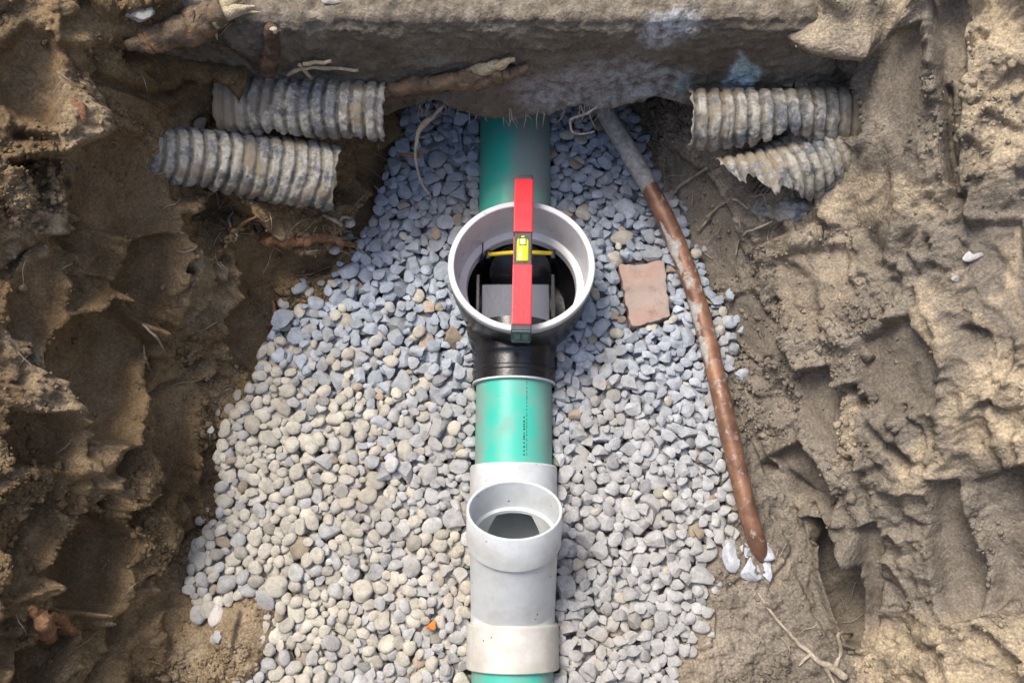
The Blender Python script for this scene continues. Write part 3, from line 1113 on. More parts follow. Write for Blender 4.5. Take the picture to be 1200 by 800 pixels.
# ------------------------------------------------------------------ spirit level
def level():
    ey = np.array([0.0, math.cos(RT), -math.sin(RT)])
    yaw = math.radians(-1.2)
    ex = np.array([math.cos(yaw), math.sin(yaw), 0.0])
    ey = ey * math.cos(yaw) + np.array([-math.sin(yaw), 0, 0]); ey /= np.linalg.norm(ey)
    ez = np.cross(ex, ey)
    hh = 0.019
    mid = RC + RN * (hh + 0.0006) + ey * 0.001 + ex * 0.0015
    e = empty('spirit_level', mid - ez * hh, 'red spirit level with a yellow vial laid across the grey ring', 'level')
    half = 0.116
    hw = 0.0128
    for y0, y1 in ((-half + 0.007, -0.022), (0.026, half - 0.006)):
        V, F = box(mid + ey * (y0 + y1) / 2, ex, ey, ez, hw, (y1 - y0) / 2, hh, 0.0016)
        build('body', V, F, M_red, e, smooth=False)
    # rail that joins the halves under the window
    V, F = box(mid - ez * 0.006, ex, ey, ez, hw - 0.0002, 0.027, hh - 0.0062, 0.001)
    build('bottom_rail', V, F, M_red, e, smooth=False)
    V, F = box(mid + ey * 0.002 + ez * (hh - 0.0062), ex, ey, ez, hw - 0.0014, 0.0236, 0.0045, 0.0008)
    w = build('vial_housing', V, F, M_cap, e, smooth=False)
    vc = mid + ey * 0.001 + ez * (hh - 0.0018)
    fr = frame(vc - ey * 0.0185, ey, ez)
    V, F = lathe([(0.0, 0.0), (0.0075, 0.0), (0.0080, 0.0008), (0.0080, 0.030), (0.0068, 0.033), (0.0028, 0.0355), (0.0022, 0.038), (0.0, 0.0385)], fr, 32)
    V = vc + (V - vc) @ (np.eye(3) - 0.55 * np.outer(ez, ez))
    v = build('vial', V, F, M_vial, w)
    # bubble between two black rings
    fr = frame(vc + ey * 0.0045, ey, ez)
    V, F = lathe([(0.0, 0.0), (0.0028, 0.0008), (0.0036, 0.003), (0.0036, 0.007), (0.0028, 0.0092), (0.0, 0.010)], fr, 20)
    V = vc + ez * 0.0030 + (V - vc) @ (np.eye(3) - 0.7 * np.outer(ez, ez))
    build('bubble', V, F, M_bub, w)
    for t in (0.0040, 0.0150):
        V, F = box(vc + ey * t + ez * 0.0036, ex, ey, ez, 0.0044, 0.0005, 0.0003)
        build('vial_mark', V, F, M_print, w, smooth=False)
    for sx in (-1, 1):
        V, F = box(vc + ey * 0.0095 + ex * sx * 0.0042 + ez * 0.0033, ex, ey, ez, 0.0004, 0.0058, 0.0003)
        build('vial_mark', V, F, M_print, w, smooth=False)
    # end caps, near one with an open I-shaped face
    V, F = box(mid + ey * (half - 0.003), ex, ey, ez, hw - 0.0008, 0.0042, hh - 0.0008, 0.0022)
    build('end_cap', V, F, M_cap, e, smooth=False)
    V, F = box(mid - ey * (half - 0.003), ex, ey, ez, hw + 0.0002, 0.0042, hh + 0.0002, 0.0016)
    cap = build('end_cap', V, F, M_cap, e, smooth=False)
    fc = mid - ey * (half + 0.0013)
    for dx, dz, sx, sz in ((0, hh - 0.004, hw - 0.001, 0.0028), (0, -hh + 0.004, hw - 0.001, 0.0028), (-0.0055, 0, 0.0042, hh - 0.009), (0.0055, 0, 0.0042, hh - 0.009)):
        V, F = box(fc + ex * dx + ez * dz, ex, ey, ez, sx, 0.0011, sz, 0.0005)
        build('cap_face', V, F, M_capface, cap, smooth=False)


level()

# ------------------------------------------------------------------ old copper pipe
def copper():
    cps = [(700, 112, 0.105), (708, 130, 0.10), (735, 175, 0.088), (762, 222, 0.074), (790, 278, 0.062), (815, 347, 0.052), (835, 422, 0.044), (851, 492, 0.037), (866, 557, 0.030), (879, 608, 0.022), (889, 640, 0.010), (893, 654, -0.002)]
    P = [at(*q) for q in cps]
    V, F = tube(P, [0.0138, 0.0135, 0.0142, 0.0130, 0.0138, 0.0134, 0.0128, 0.0136, 0.0126, 0.0128, 0.0118, 0.008], 28, 0.06, 38, 12, per=14)
    o = build('copper_pipe', V, F, M_copper)
    s = np.arange(len(V)) / len(V)
    fine_ = fbm(V, 40, 3, seed=501)
    g = 1 - ss(0.24, 0.30, s + 0.03 * fine_)
    # dust lying along the right-hand flank of the lower part
    th_ = (np.arange(len(V)) % 28) / 28 * 2 * math.pi
    flank = np.exp(-((th_ - 0.55) / 0.45) ** 2)
    g = np.maximum(g, 0.44 * ss(-0.2, 0.5, fbm(V, 16, 3, seed=502)) + 0.28 * flank * ss(-0.3, 0.4, fbm(V, 9, 3, seed=503)))
    color_attr(o.data, 'crust', np.stack([g, g, g], 1))
    tag(o, 'bent copper pipe, crusted grey at its upper end, lying right of the gravel', 'pipe')


copper()

# ------------------------------------------------------------------ brick
BR_PX = [(724, 309), (779, 304), (788, 371), (737, 386)]
BRICK_W = [at(a, b, 0.036) for a, b in BR_PX]


def brick():
    import bmesh
    top = [np.array(p) for p in BRICK_W]
    top[0][2] += 0.002; top[1][2] += 0.004; top[2][2] -= 0.001
    n = 16
    V = []
    for k in range(3):
        for j in range(n + 1):
            for i in range(n + 1):
                u, v = i / n, j / n
                p = (top[0] * (1 - u) + top[1] * u) * (1 - v) + (top[3] * (1 - u) + top[2] * u) * v
                V.append(p)
        break
    V = np.array(V)
    N2 = (n + 1) ** 2
    # shell: top grid + bottom grid + sides
    bot = V - np.array([0, 0, 0.045])
    A = np.concatenate([V, bot])
    F = []
    for j in range(n):
        for i in range(n):
            a = j * (n + 1) + i
            F.append([a, a + n + 1, a + n + 2, a + 1])
            F.append([N2 + a, N2 + a + 1, N2 + a + n + 2, N2 + a + n + 1])
    rim = [i for i in range(n + 1)] + [j * (n + 1) + n for j in range(1, n + 1)] + [n * (n + 1) + i for i in range(n - 1, -1, -1)] + [j * (n + 1) for j in range(n - 1, 0, -1)]
    for a, b in zip(rim, rim[1:] + rim[:1]):
        F.append([a, b, N2 + b, N2 + a])
    c = A.mean(0)
    edge = np.zeros(len(A))
    for q in rim:
        edge[q] = 1; edge[N2 + q] = 1
    A[:, 2] += 0.0042 * fbm(A, 45, 4, seed=601) * np.where(np.arange(len(A)) < N2, 1, 0)
    sh = 0.010 * np.abs(fbm(A, 55, 3, seed=602))
    dirv = (c - A) * np.array([1, 1, 0.5]); dirv /= np.linalg.norm(dirv, axis=1)[:, None] + 1e-9
    A += dirv * (edge * (sh + 0.0012))[:, None]
    o = build('brick', A, F, M_brick, sharp=50)
    tag(o, 'broken reddish brick lying in the gravel left of the copper pipe', 'brick')


brick()

# ------------------------------------------------------------------ gravel
def ico(sub):
    import bmesh
    bm = bmesh.new()
    bmesh.ops.create_icosphere(bm, subdivisions=sub, radius=1.0)
    V = np.array([v.co[:] for v in bm.verts]); F = np.array([[v.index for v in f.verts] for f in bm.faces])
    bm.free()
    return V, F


ICV, ICF = ico(3)


def stone_shape(seed, angular, V0):
    r = np.random.default_rng(seed)
    V = V0.copy()
    if angular:
        n = r.integers(6, 10)
        for _ in range(n):
            d = r.normal(size=3); d /= np.linalg.norm(d)
            h = r.uniform(0.40, 0.74)
            q = V @ d
            m = q > h
            V[m] -= np.outer(q[m] - h, d)
        V *= 1 + 0.07 * fbm(V + seed, 1.3, 2, seed=seed)[:, None]
        V += 0.025 * np.stack([fbm(V + seed * 3.1, 5, 2, seed=seed + k) for k in range(3)], 1)
    else:
        V *= 1 + 0.22 * fbm(V + seed * 1.7, 0.9, 2, seed=seed)[:, None]
        for _ in range(3):
            d = r.normal(size=3); d /= np.linalg.norm(d)
            q = V @ d
            m = q > 0.74
            V[m] -= np.outer((q[m] - 0.74) * 0.75, d)
        V *= 1 + 0.03 * fbm(V + seed, 4, 2, seed=seed + 7)[:, None]
    V -= (V.max(0) + V.min(0)) / 2
    V /= (V.max(0) - V.min(0)) / 2
    return V


NV = 22
SHAPES = {0: [stone_shape(100 + i, False, ICV) for i in range(NV)], 1: [stone_shape(300 + i, True, ICV) for i in range(NV)]}
IC2V, IC2F = ico(2)
SHAPES2 = {0: [stone_shape(100 + i, False, IC2V) for i in range(NV)], 1: [stone_shape(300 + i, True, IC2V) for i in range(NV)]}
STONE_MESH = {}
for kk in (0, 1):
    for i in range(NV):
        me_ = mk_mesh('stone', SHAPES[kk][i], ICF)
        if kk == 1:
            me_.set_sharp_from_angle(angle=math.radians(26))
        me_.materials.append(M_stone)
        STONE_MESH[(kk, i)] = me_


def stone_color(round_, X, Y, r):
    px_, py_ = project(np.array([[X, Y, 0.0]]))
    px_, py_ = float(px_[0]), float(py_[0])
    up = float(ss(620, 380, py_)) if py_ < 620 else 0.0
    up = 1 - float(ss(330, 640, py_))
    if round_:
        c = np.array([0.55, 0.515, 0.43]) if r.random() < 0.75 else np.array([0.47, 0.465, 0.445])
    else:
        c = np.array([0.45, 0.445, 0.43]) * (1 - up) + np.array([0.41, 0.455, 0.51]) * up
    q = r.random()
    if q < 0.015: c = np.array([0.36, 0.30, 0.22])
    elif q < 0.021: c = np.array([0.48, 0.38, 0.29])
    elif q < 0.07: c = c * 0.68
    elif q < 0.16: c = np.minimum(c * 1.15, 0.66)
    return c * 0.88 * r.uniform(0.88, 1.12)


def tilt_matrix(yaw, gx, gy):
    n = Vector((-gx, -gy, 1)).normalized()
    q = Vector((0, 0, 1)).rotation_difference(n)
    return q.to_matrix() @ Matrix.Rotation(yaw, 3, 'Z')


def gravel():
    g = 0.002
    x0, x1, y0, y1 = -0.46, 0.38, -0.24, 0.92
    xs = np.arange(x0, x1, g); ys = np.arange(y0, y1, g)
    X, Y = np.meshgrid(xs, ys)
    # height of the soil below, by nearest vertex of the displaced sheet
    Hs = np.full(X.shape, -1.0)
    sel = (Pd[:, 0] > x0) & (Pd[:, 0] < x1) & (Pd[:, 1] > y0) & (Pd[:, 1] < y1)
    V = Pd[sel]
    ii = np.clip(((V[:, 0] - x0) / g).astype(int), 0, len(xs) - 1); jj = np.clip(((V[:, 1] - y0) / g).astype(int), 0, len(ys) - 1)
    np.maximum.at(Hs, (jj, ii), V[:, 2])
    for _ in range(4):
        hole = Hs < -0.9
        if not hole.any(): break
        m = np.maximum.reduce([np.roll(Hs, s, a) for s in (1, -1) for a in (0, 1)])
        Hs = np.where(hole, m, Hs)
    Bz = bed(Y)
    # soil washed over the pebbles: they sit sunk in it
    jx, jy = project(np.stack([X, Y, Bz], -1))
    Hs = Hs - 0.020 * ss(-20, 15, poly_sd(jx, jy, [(300, 700), (335, 650), (390, 640), (420, 690), (380, 740), (330, 780), (300, 800)]))
    gs = poly_sd(X, Y, GRAVEL)
    # pipes, valve and brick stand in the way
    Ob = np.zeros(X.shape, bool)
    ax = 0.001 + 0.0055 * Y
    Ob |= np.abs(X - ax) < 0.0485
    Ob |= (np.abs(X - ax) < 0.055) & (Y > -0.07) & (Y < 0.21)
    Ob |= (np.abs(X - ax) < 0.055) & (Y > 0.31) & (Y < 0.42)
    Ob |= (X - RC[0]) ** 2 + (Y - RC[1] - 0.01) ** 2 < 0.089 ** 2
    Ob |= poly_sd(X, Y, [(p[0], p[1]) for p in BRICK_W]) > 0.003
    cop = [at(*q)[:2] for q in [(735, 175, 0.088), (790, 278, 0.062), (835, 422, 0.044), (866, 557, 0.030), (893, 652, 0.006)]]
    ok = (gs > 0.001)
    cand = np.argwhere(ok & ~Ob)
    Hm = Hs.copy()
    idm = np.full(X.shape, -1, int)
    r = np.random.default_rng(21)
    out = []
    NT = 15000
    for it in range(NT):
        late = it / NT
        big = r.random()
        if late < 0.5:
            a = r.uniform(0.0075, 0.0122) if big < 0.85 else r.uniform(0.013, 0.0175)
        else:
            a = r.uniform(0.0055, 0.0115) if big < 0.92 else r.uniform(0.0115, 0.016)
        # round pebbles gather at the lower left, crushed stone to the right and far end
        j0, i0 = cand[r.integers(len(cand))]
        Xc, Yc = xs[i0], ys[j0]
        pr = float(ss(-0.02, -0.24, Xc)) * 0 + (1 - float(ss(-0.30, -0.06, Xc))) * (1 - float(ss(0.30, 0.46, Yc))) + 0.04
        if Xc < -0.05 and Yc < 0.12: pr = max(pr, 0.62)
        rnd_ = r.random() < pr
        b = a * r.uniform(0.66, 0.95)
        c = b * (r.uniform(0.40, 0.60) if rnd_ else r.uniform(0.36, 0.58))
        if not rnd_: a *= 1.02; b *= 1.02
        yaw = r.uniform(0, math.pi)
        n = int(math.ceil(a / g)) + 1
        o = np.arange(-n, n + 1) * g
        U, Vv = np.meshgrid(o, o)
        cu, su = math.cos(yaw), math.sin(yaw)
        rr = ((U * cu + Vv * su) / a) ** 2 + ((-U * su + Vv * cu) / b) ** 2
        if not rnd_: rr = rr ** 1.5
        inn = rr < 1
        s_ = np.sqrt(np.clip(1 - rr, 0, 1)) * c
        core = rr < 0.75
        best = None
        for t in range(9):
            if t:
                dj, di = r.integers(-22, 23, 2)
                j, i = j0 + dj, i0 + di
            else:
                j, i = j0, i0
            if j < n or i < n or j >= len(ys) - n or i >= len(xs) - n or not ok[j, i]:
                continue
            sl = (slice(j - n, j + n + 1), slice(i - n, i + n + 1))
            if (Ob[sl] & core).any():
                continue
            hw = Hm[sl]
            z = (hw + s_)[inn].max() if False else np.partition((hw + s_)[inn], int(inn.sum() * 0.80))[int(inn.sum() * 0.80)]
            sc = z - Bz[j, i]
            if best is None or sc < best[0]:
                best = (sc, j, i, z)
        if best is None: continue
        sc, j, i, z = best
        top = sc + c
        if top > 0.010 + 0.008 * r.random() + (0.004 if late < 0.5 else 0): continue
        sl = (slice(j - n, j + n + 1), slice(i - n, i + n + 1))
        hw = Hm[sl]
        gx = (U * (hw - hw.mean()))[inn].sum() / ((U * U)[inn].sum() + 1e-9)
        gy = (Vv * (hw - hw.mean()))[inn].sum() / ((Vv * Vv)[inn].sum() + 1e-9)
        gx += r.normal() * 0.12; gy += r.normal() * 0.12
        mag = math.hypot(gx, gy)
        if mag > 0.55: gx, gy = gx * 0.55 / mag, gy * 0.55 / mag
        gx *= 0.5; gy *= 0.5
        zt = z + s_ + gx * U + gy * Vv
        up = inn & (zt > hw)
        Hm[sl] = np.where(up, zt, hw)
        q = idm[sl]; q[up] = len(out)
        out.append((xs[i], ys[j], z, a, b, c, yaw, gx, gy, rnd_))
    # strays that rolled out and sank into the soil round the bed
    edge_c = np.argwhere((gs > -0.020) & (gs < -0.002) & ~Ob & (Y > -0.15) & (Y < 0.62))
    for _ in range(45):
        j, i = edge_c[r.integers(len(edge_c))]
        a = r.uniform(0.004, 0.0105); b = a * r.uniform(0.65, 0.95); c = b * 0.6
        out.append((xs[i], ys[j], float(Hs[j, i]) + c * r.uniform(-0.5, 0.35), a, b, c, r.uniform(0, 3.1), r.normal() * 0.2, r.normal() * 0.2, xs[i] < 0))
    cnt = np.bincount(idm[idm >= 0], minlength=len(out))
    # a stone counts as showing when it lies inside the picture
    sx, sy = project(np.array([[o[0], o[1], o[2]] for o in out]))
    vis = (sx > 200) & (sx < 900) & (sy > 150) & (sy < 812)
    order = np.argsort(-(cnt * vis))
    top300 = set(order[:300].tolist())
    e = empty('gravel_bed', (0.0, 0.3, float(bed(np.array(0.3)))), 'bed of pale grey and beige stones around the sewer pipe', 'gravel')
    eb = np.array(e.location)
    VV, FF, TT, nv = [], [], [], 0
    for k_, (X_, Y_, Z_, a, b, c, yaw, gx, gy, rnd_) in enumerate(out):
        vi = int(r.integers(NV)); kk = 0 if rnd_ else 1
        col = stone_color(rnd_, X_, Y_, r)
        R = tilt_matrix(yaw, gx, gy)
        flip = -1 if r.random() < 0.5 else 1
        if k_ in top300:
            o = bpy.data.objects.new('stone', STONE_MESH[(kk, vi)])
            m4 = (R @ Matrix.Diagonal((a, b, c)).to_3x3()).to_4x4()
            m4.translation = Vector((X_, Y_, Z_)) - Vector(eb)
            o.matrix_local = m4
            o.parent = e
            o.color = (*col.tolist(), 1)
            C.objects.link(o)
        else:
            V = SHAPES2[kk][vi] * np.array([a, b, c])
            V = V @ np.array(R).T + np.array([X_, Y_, Z_]) - eb
            VV.append(V); FF.append(IC2F + nv); nv += len(V)
            TT.append(np.repeat(col[None], len(V), 0))
    mesh = mk_mesh('gravel_fill', np.concatenate(VV), np.concatenate(FF))
    mesh.set_sharp_from_angle(angle=math.radians(30))
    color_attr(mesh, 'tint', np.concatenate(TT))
    mesh.materials.append(M_fill)
    o = bpy.data.objects.new('gravel_fill', mesh)
    o.parent = e
    C.objects.link(o)
    tag(o, kind='stuff')
    print('stones', len(out), 'fill tris', len(FF) * 320)


gravel()


def loose_stone(px_, py_, wpx, hpx, yaw, kind, col, label, group=None, name='loose_stone', zoff=0.3):
    p = hit(px_, py_)
    d = np.linalg.norm(p - np.array([0, 0, CAMZ]))
    a, b = wpx * d / 2000.0, hpx * d / 2000.0
    c = min(a, b) * 0.55
    o = bpy.data.objects.new(name, STONE_MESH[(kind, random.randrange(NV))])
    o.location = Vector(p) + Vector((0, 0, c * zoff))
    o.rotation_euler = (random.uniform(-.2, .2), random.uniform(-.2, .2), yaw)
    o.scale = (a, b, c)
    o.color = (*col, 1)
    C.objects.link(o)
    return tag(o, label, 'stone', group)


WH = (0.52, 0.55, 0.60)
for args in [(857, 653, 20, 34, 0.1, 1, WH, 'pale angular stone nearest the gravel, left of the copper pipe end'),
             (873, 644, 12, 18, 0.2, 1, WH, 'small pale stone touching the left of the copper pipe end'),
             (879, 668, 25, 27, 0.5, 1, WH, 'largest pale angular stone, just below the copper pipe end'),
             (898, 647, 18, 20, 0.3, 1, WH, 'pale angular stone touching the right of the copper pipe end'),
             (899, 667, 11, 26, -0.2, 1, WH, 'narrow upright pale stone right of the copper pipe end'),
             (849, 415, 17, 30, 0.3, 1, (0.42, 0.46, 0.51), 'grey stone alone on the right of the copper pipe'),
             (352, 336, 21, 19, 0.1, 0, (0.36, 0.41, 0.46), 'single round grey pebble on dark soil, apart from the gravel'),
             (240, 722, 9, 22, 0.5, 0, (0.56, 0.50, 0.41), 'narrow beige pebble at the lower left tip of the gravel'),
             (254, 720, 19, 24, 0.3, 0, (0.58, 0.54, 0.48), 'blocky cream pebble at the lower left tip of the gravel'),
             (232, 647, 24, 22, 0.4, 0, (0.56, 0.51, 0.42), 'cream oval pebble farthest left on the gravel edge'),
             (260, 624, 32, 28, 0.5, 0, (0.50, 0.47, 0.41), 'large oval pebble on the left gravel edge'),
             (165, 17, 30, 20, 0.3, 1, (0.30, 0.30, 0.28), 'grey angular stone in the soil above the big broken root'),
             (231, 145, 17, 20, -0.3, 1, (0.30, 0.25, 0.18), 'brown stone on the shelf, left of the upper left drain pipe'),
             (278, 150, 20, 15, 0.3, 1, (0.46, 0.41, 0.34), 'pale stone on the shelf between the two left drain pipes'),
             (296, 146, 22, 17, -0.5, 1, (0.36, 0.29, 0.22), 'tan stone on the shelf between the two left drain pipes'),
             (389, 2, 22, 9, 0.1, 1, (0.36, 0.34, 0.30), 'flat grey stone on the footing at the top edge')]:
    loose_stone(*args)
fl_ = loose_stone(505, 733, 12, 10, 0.4, 1, (0.62, 0.22, 0.06), 'small orange chip among the pebbles left of the white fitting', name='orange_chip', zoff=0.2)
fl_['category'] = 'chip'
fl_.location = Vector(at(505, 733, float(bed(np.array(0.0))) + 0.024))
ch = loose_stone(1143, 297, 26, 12, 0.4, 1, (0.40, 0.39, 0.38), 'pale lump standing in for a white glint on the right trench wall', name='glint_lump', zoff=-0.75)  # pale solid lumps stand in for a glint on the wall
ch2 = loose_stone(1120, 325, 10, 8, 0.2, 1, (0.38, 0.37, 0.36), 'small white glint lump in the right trench wall below the larger one', name='glint_lump', zoff=-0.6)

# ------------------------------------------------------------------ old corrugated drains
def drain(name, axis_pts, r, th_fn, label, pitch=0.0165, amp=0.0030, squash=1.0, up=(0, -0.35, 1), ends=(0.004, 0.004), seed=0, bury=None, taper=None, lean=0.0):
    P = catmull(axis_pts, 24)
    seglen = np.linalg.norm(np.diff(P, axis=0), axis=1)
    s = np.concatenate([[0], np.cumsum(seglen)])
    L = s[-1]
    ns = int(L / pitch * 12)
    t = np.linspace(0, L, ns)
    P = np.stack([np.interp(t, s, P[:, k]) for k in range(3)], 1)
    T = np.gradient(P, axis=0); T /= np.linalg.norm(T, axis=1)[:, None]
    nt = 60
    outer = np.zeros((ns, nt, 3)); inner = np.zeros_like(outer); cr = np.zeros((ns, nt)); bu = np.zeros((ns, nt))
    upv = np.array(up, float)
    rg = np.random.default_rng(seed)
    jag_lo = fbm(np.stack([t * 1, np.zeros(ns), np.zeros(ns)], 1), 60, 4, 0.75, seed=seed + 5) * 0.5
    jag_hi = fbm(np.stack([t * 1, np.ones(ns) * 3, np.zeros(ns)], 1), 60, 4, 0.75, seed=seed + 6) * 0.5
    for i in range(ns):
        a, b = th_fn(t[i] / L)
        full = (b - a) > 2 * math.pi - 0.01
        if not full: a += jag_lo[i]; b += jag_hi[i]
        th = np.linspace(a, b, nt)
        u = upv - T[i] * (upv @ T[i]); u /= np.linalg.norm(u)
        x = np.cross(T[i], u)
        ph = 2 * math.pi * (t[i] + lean * np.cos(th) * r) / pitch + 0.9 * fbm(np.stack([np.full(nt, t[i] * 22), np.cos(th) * 0.8, np.sin(th) * 0.8], 1), 1.0, 2, seed=seed + 4)
        w = np.tanh(2.4 * (np.cos(ph) + 0.62)) / math.tanh(2.4 * 1.62)
        w = w * (0.75 + 0.5 * fbm(np.stack([np.full(nt, t[i] * 30), np.cos(th) * 1.5, np.sin(th) * 1.5], 1), 1.0, 2, seed=seed + 3))
        k = 1.0 if taper is None else taper(t[i] / L)
        dent = 1 + 0.10 * fbm(np.stack([np.full(nt, t[i] * 8), np.cos(th), np.sin(th)], 1), 1.1, 2, seed=seed + 1)
        ro = (r * k + amp * w) * dent
        endj = np.zeros(nt)
        jig = fbm(np.stack([np.cos(th) * 2, np.sin(th) * 2, np.full(nt, 1.0)], 1), 2.0, 3, seed=seed + 9)
        if i == 0: endj = -ends[0] * (jig + 0.3)
        if i == ns - 1: endj = ends[1] * (jig + 0.3)
        ring = np.outer(np.sin(th), x) + np.outer(np.cos(th) * squash, u)
        outer[i] = P[i] + ring * ro[:, None] + T[i] * endj[:, None]
        inner[i] = P[i] + ring * (ro - 0.0018)[:, None] + T[i] * endj[:, None]
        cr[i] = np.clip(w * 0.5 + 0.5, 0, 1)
        if bury is not None:
            nb = fbm(np.stack([np.full(nt, t[i] * 18), np.cos(th) * 1.3, np.sin(th) * 1.3], 1), 1.2, 4, 0.6, seed=seed + 8)
            bu[i] = np.clip(bury(t[i] / L, np.cos(th)) + 0.9 * ss(0.12, 0.45, nb), 0, 1)
    V = np.concatenate([outer.reshape(-1, 3), inner.reshape(-1, 3)])
    V += 0.0020 * np.stack([fbm(V, 110, 4, seed=seed + 20 + k) for k in range(3)], 1)
    n0 = ns * nt
    F = []
    a = (np.arange(ns - 1)[:, None] * nt + np.arange(nt - 1)[None, :]).ravel()
    F.append(np.stack([a, a + 1, a + nt + 1, a + nt], 1))
    F.append(np.stack([a + n0, a + n0 + nt, a + n0 + nt + 1, a + n0 + 1], 1))
    e0 = np.arange(ns - 1) * nt
    F.append(np.stack([e0, e0 + nt, e0 + nt + n0, e0 + n0], 1))
    e1 = e0 + nt - 1
    F.append(np.stack([e1, e1 + n0, e1 + nt + n0, e1 + nt], 1))
    c0 = np.arange(nt - 1)
    F.append(np.stack([c0, c0 + n0, c0 + 1 + n0, c0 + 1], 1))
    c1 = c0 + (ns - 1) * nt
    F.append(np.stack([c1, c1 + 1, c1 + 1 + n0, c1 + n0], 1))
    o = build(name, V, np.concatenate(F), M_drain)
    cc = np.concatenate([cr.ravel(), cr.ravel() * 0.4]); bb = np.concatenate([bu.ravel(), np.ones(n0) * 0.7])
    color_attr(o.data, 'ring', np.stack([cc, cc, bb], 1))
    return tag(o, label, 'drain pipe', 'old corrugated drain pipes')


FULL = lambda t: (-math.pi, math.pi)
drain('drain_pipe', [at(262, 122, 0.228), at(340, 127, 0.229), at(452, 130, 0.229)], 0.0378, lambda t: (-1.9, 1.55 + 0.25 * math.sin(t * 13)),
      'clay-caked corrugated drain pipe against the footing, upper of the left pair', seed=11, squash=0.80,
      bury=lambda t, c: np.clip(1.2 - t * 4.5, 0, 1) * np.ones_like(c))
drain('drain_pipe', [at(172, 178, 0.222), at(285, 192, 0.192), at(394, 209, 0.166)], 0.0445, lambda t: (-1.8, 1.45 + 0.22 * math.sin(t * 11 + 1)),
      'clay-caked corrugated drain pipe tilted in soil, lower of the left pair', seed=12, squash=0.82, lean=-0.42,
      bury=lambda t, c: np.clip(0.5 - t * 2.5, 0, 1) * np.ones_like(c), taper=lambda t: 0.78 + 0.25 * min(1, t * 1.5))
drain('drain_pipe', [at(806, 142, 0.228), at(890, 140, 0.231), at(1010, 137, 0.235)], 0.0376,
      lambda t: (-1.9, 1.05 + 0.35 * math.sin(t * 9) + (0.5 if t < 0.2 else 0) + 0.8 * max(0, t - 0.75)),
      'torn corrugated drain pipe under the blue stain, upper of the right pair', seed=13, amp=0.0028, lean=0.12,
      bury=lambda t, c: np.clip((t - 0.72) * 4, 0, 1) * np.ones_like(c))
drain('drain_pipe', [at(846, 226, 0.178), at(900, 212, 0.188), at(985, 178, 0.198)], 0.0460,
      lambda t: (-1.45 + 0.2 * math.sin(9 * t), -0.55 + 2.2 * min(1, t * 1.35)),
      'torn and split corrugated drain pipe, lower of the right pair', seed=14, amp=0.0024, pitch=0.0138,
      bury=lambda t, c: np.clip((t - 0.8) * 4, 0, 1) * np.ones_like(c))
sc_ = drain('drain_scrap', [at(884, 236, 0.165), at(908, 246, 0.160), at(945, 246, 0.165)], 0.0150,
            lambda t: (-1.7, 1.4), 'curled bluish scrap of torn drain pipe below the right pair', pitch=0.05, amp=0.0012, seed=15, squash=0.6)
sc_['category'] = 'plastic scrap'

# ------------------------------------------------------------------ roots and wood
def root(name, label, pts, radpx, mat, off=0.004, seg=8, wob=0.25, group=None, cat='root', extra=(), seed=0):
    P = pts3(pts, off)
    sc = 1.2 / 1000
    parts = [tube(P, [r * sc for r in radpx], seg * 2 if max(radpx) > 5 else seg, wob, 95, seed, per=14 if max(radpx) > 5 else 6)]
    V, F = join(parts)
    if not extra:
        o = build(name, V, F, mat)
        return tag(o, label, cat, group)
    e = empty(name, V[V[:, 2].argmin()], label, cat, group)
    build('stem', V, F, mat, e)
    for k, (nm, q, rp, mt) in enumerate(extra):
        Pq = pts3(q, off)
        V, F = tube(Pq, [r * sc for r in rp], 7, wob, 90, seed + 3 + k)
        build(nm, V, F, mt, e)
    return e


root('broken_root', 'thick broken root with frayed pale end at top left', [(148, 54), (175, 48), (205, 38), (235, 26), (262, 14)], [5, 12, 15, 15, 12], M_bark, 0.018, 16, 0.16, seed=1,
     extra=[('splinter', [(250, 22), (275, 12), (300, 8)], [9, 6, 1.0], M_pale), ('splinter', [(250, 16), (270, 2), (290, -8)], [8, 6, 2], M_pale),
            ('splinter', [(252, 28), (242, 42), (233, 54)], [5, 3, 0.6], M_pale), ('splinter', [(256, 28), (253, 38), (255, 47)], [3, 2, 0.5], M_pale),
            ('splinter', [(262, 22), (284, 15), (306, 14)], [3, 2, 0.6], M_pale), ('torn_bark', [(184, 52), (205, 46), (236, 36)], [4, 6, 2], M_orange)])
root('root_stub', 'short upright dark root stub above the upper left drain', [(314, 84), (318, 62), (319, 40), (320, 33)], [9, 8, 7, 6], M_dkroot, 0.012, 12, 0.12, seed=2,
     extra=[('cut_end', [(320, 36), (320, 33)], [4.5, 4.0], M_pale)])
root('splintered_root', 'split reddish root lying along the footing bottom', [(444, 108), (480, 102), (520, 97), (560, 90), (590, 84), (618, 79)], [7, 9, 9, 11, 9, 4], M_bark, 0.014, 14, 0.22, seed=3,
     extra=[('splinter', [(535, 92), (565, 82), (590, 75), (604, 70)], [6, 7, 5, 2], M_pale), ('torn_bark', [(500, 104), (545, 96), (575, 93), (612, 83)], [6, 9, 7, 3], M_orange),
            ('torn_bark', [(452, 114), (480, 110), (525, 104)], [3, 4, 3], M_dkroot)])
root('twig', 'thin pale twig lying across the top of the upper left drain', [(336, 88), (360, 79), (390, 80), (420, 83)], [2, 2, 2, 1.5], M_pale, 0.012, seed=4)
root('twig', 'short pale twig beside the upper left drain, above the longer one', [(355, 75), (372, 74), (388, 72)], [2.2, 2.2, 2], M_pale, 0.014, seed=5)
root('twig', 'short crossed twig standing on the upper left drain', [(351, 76), (358, 84), (366, 92)], [2.5, 2.5, 1.5], M_pale, 0.016, seed=6)
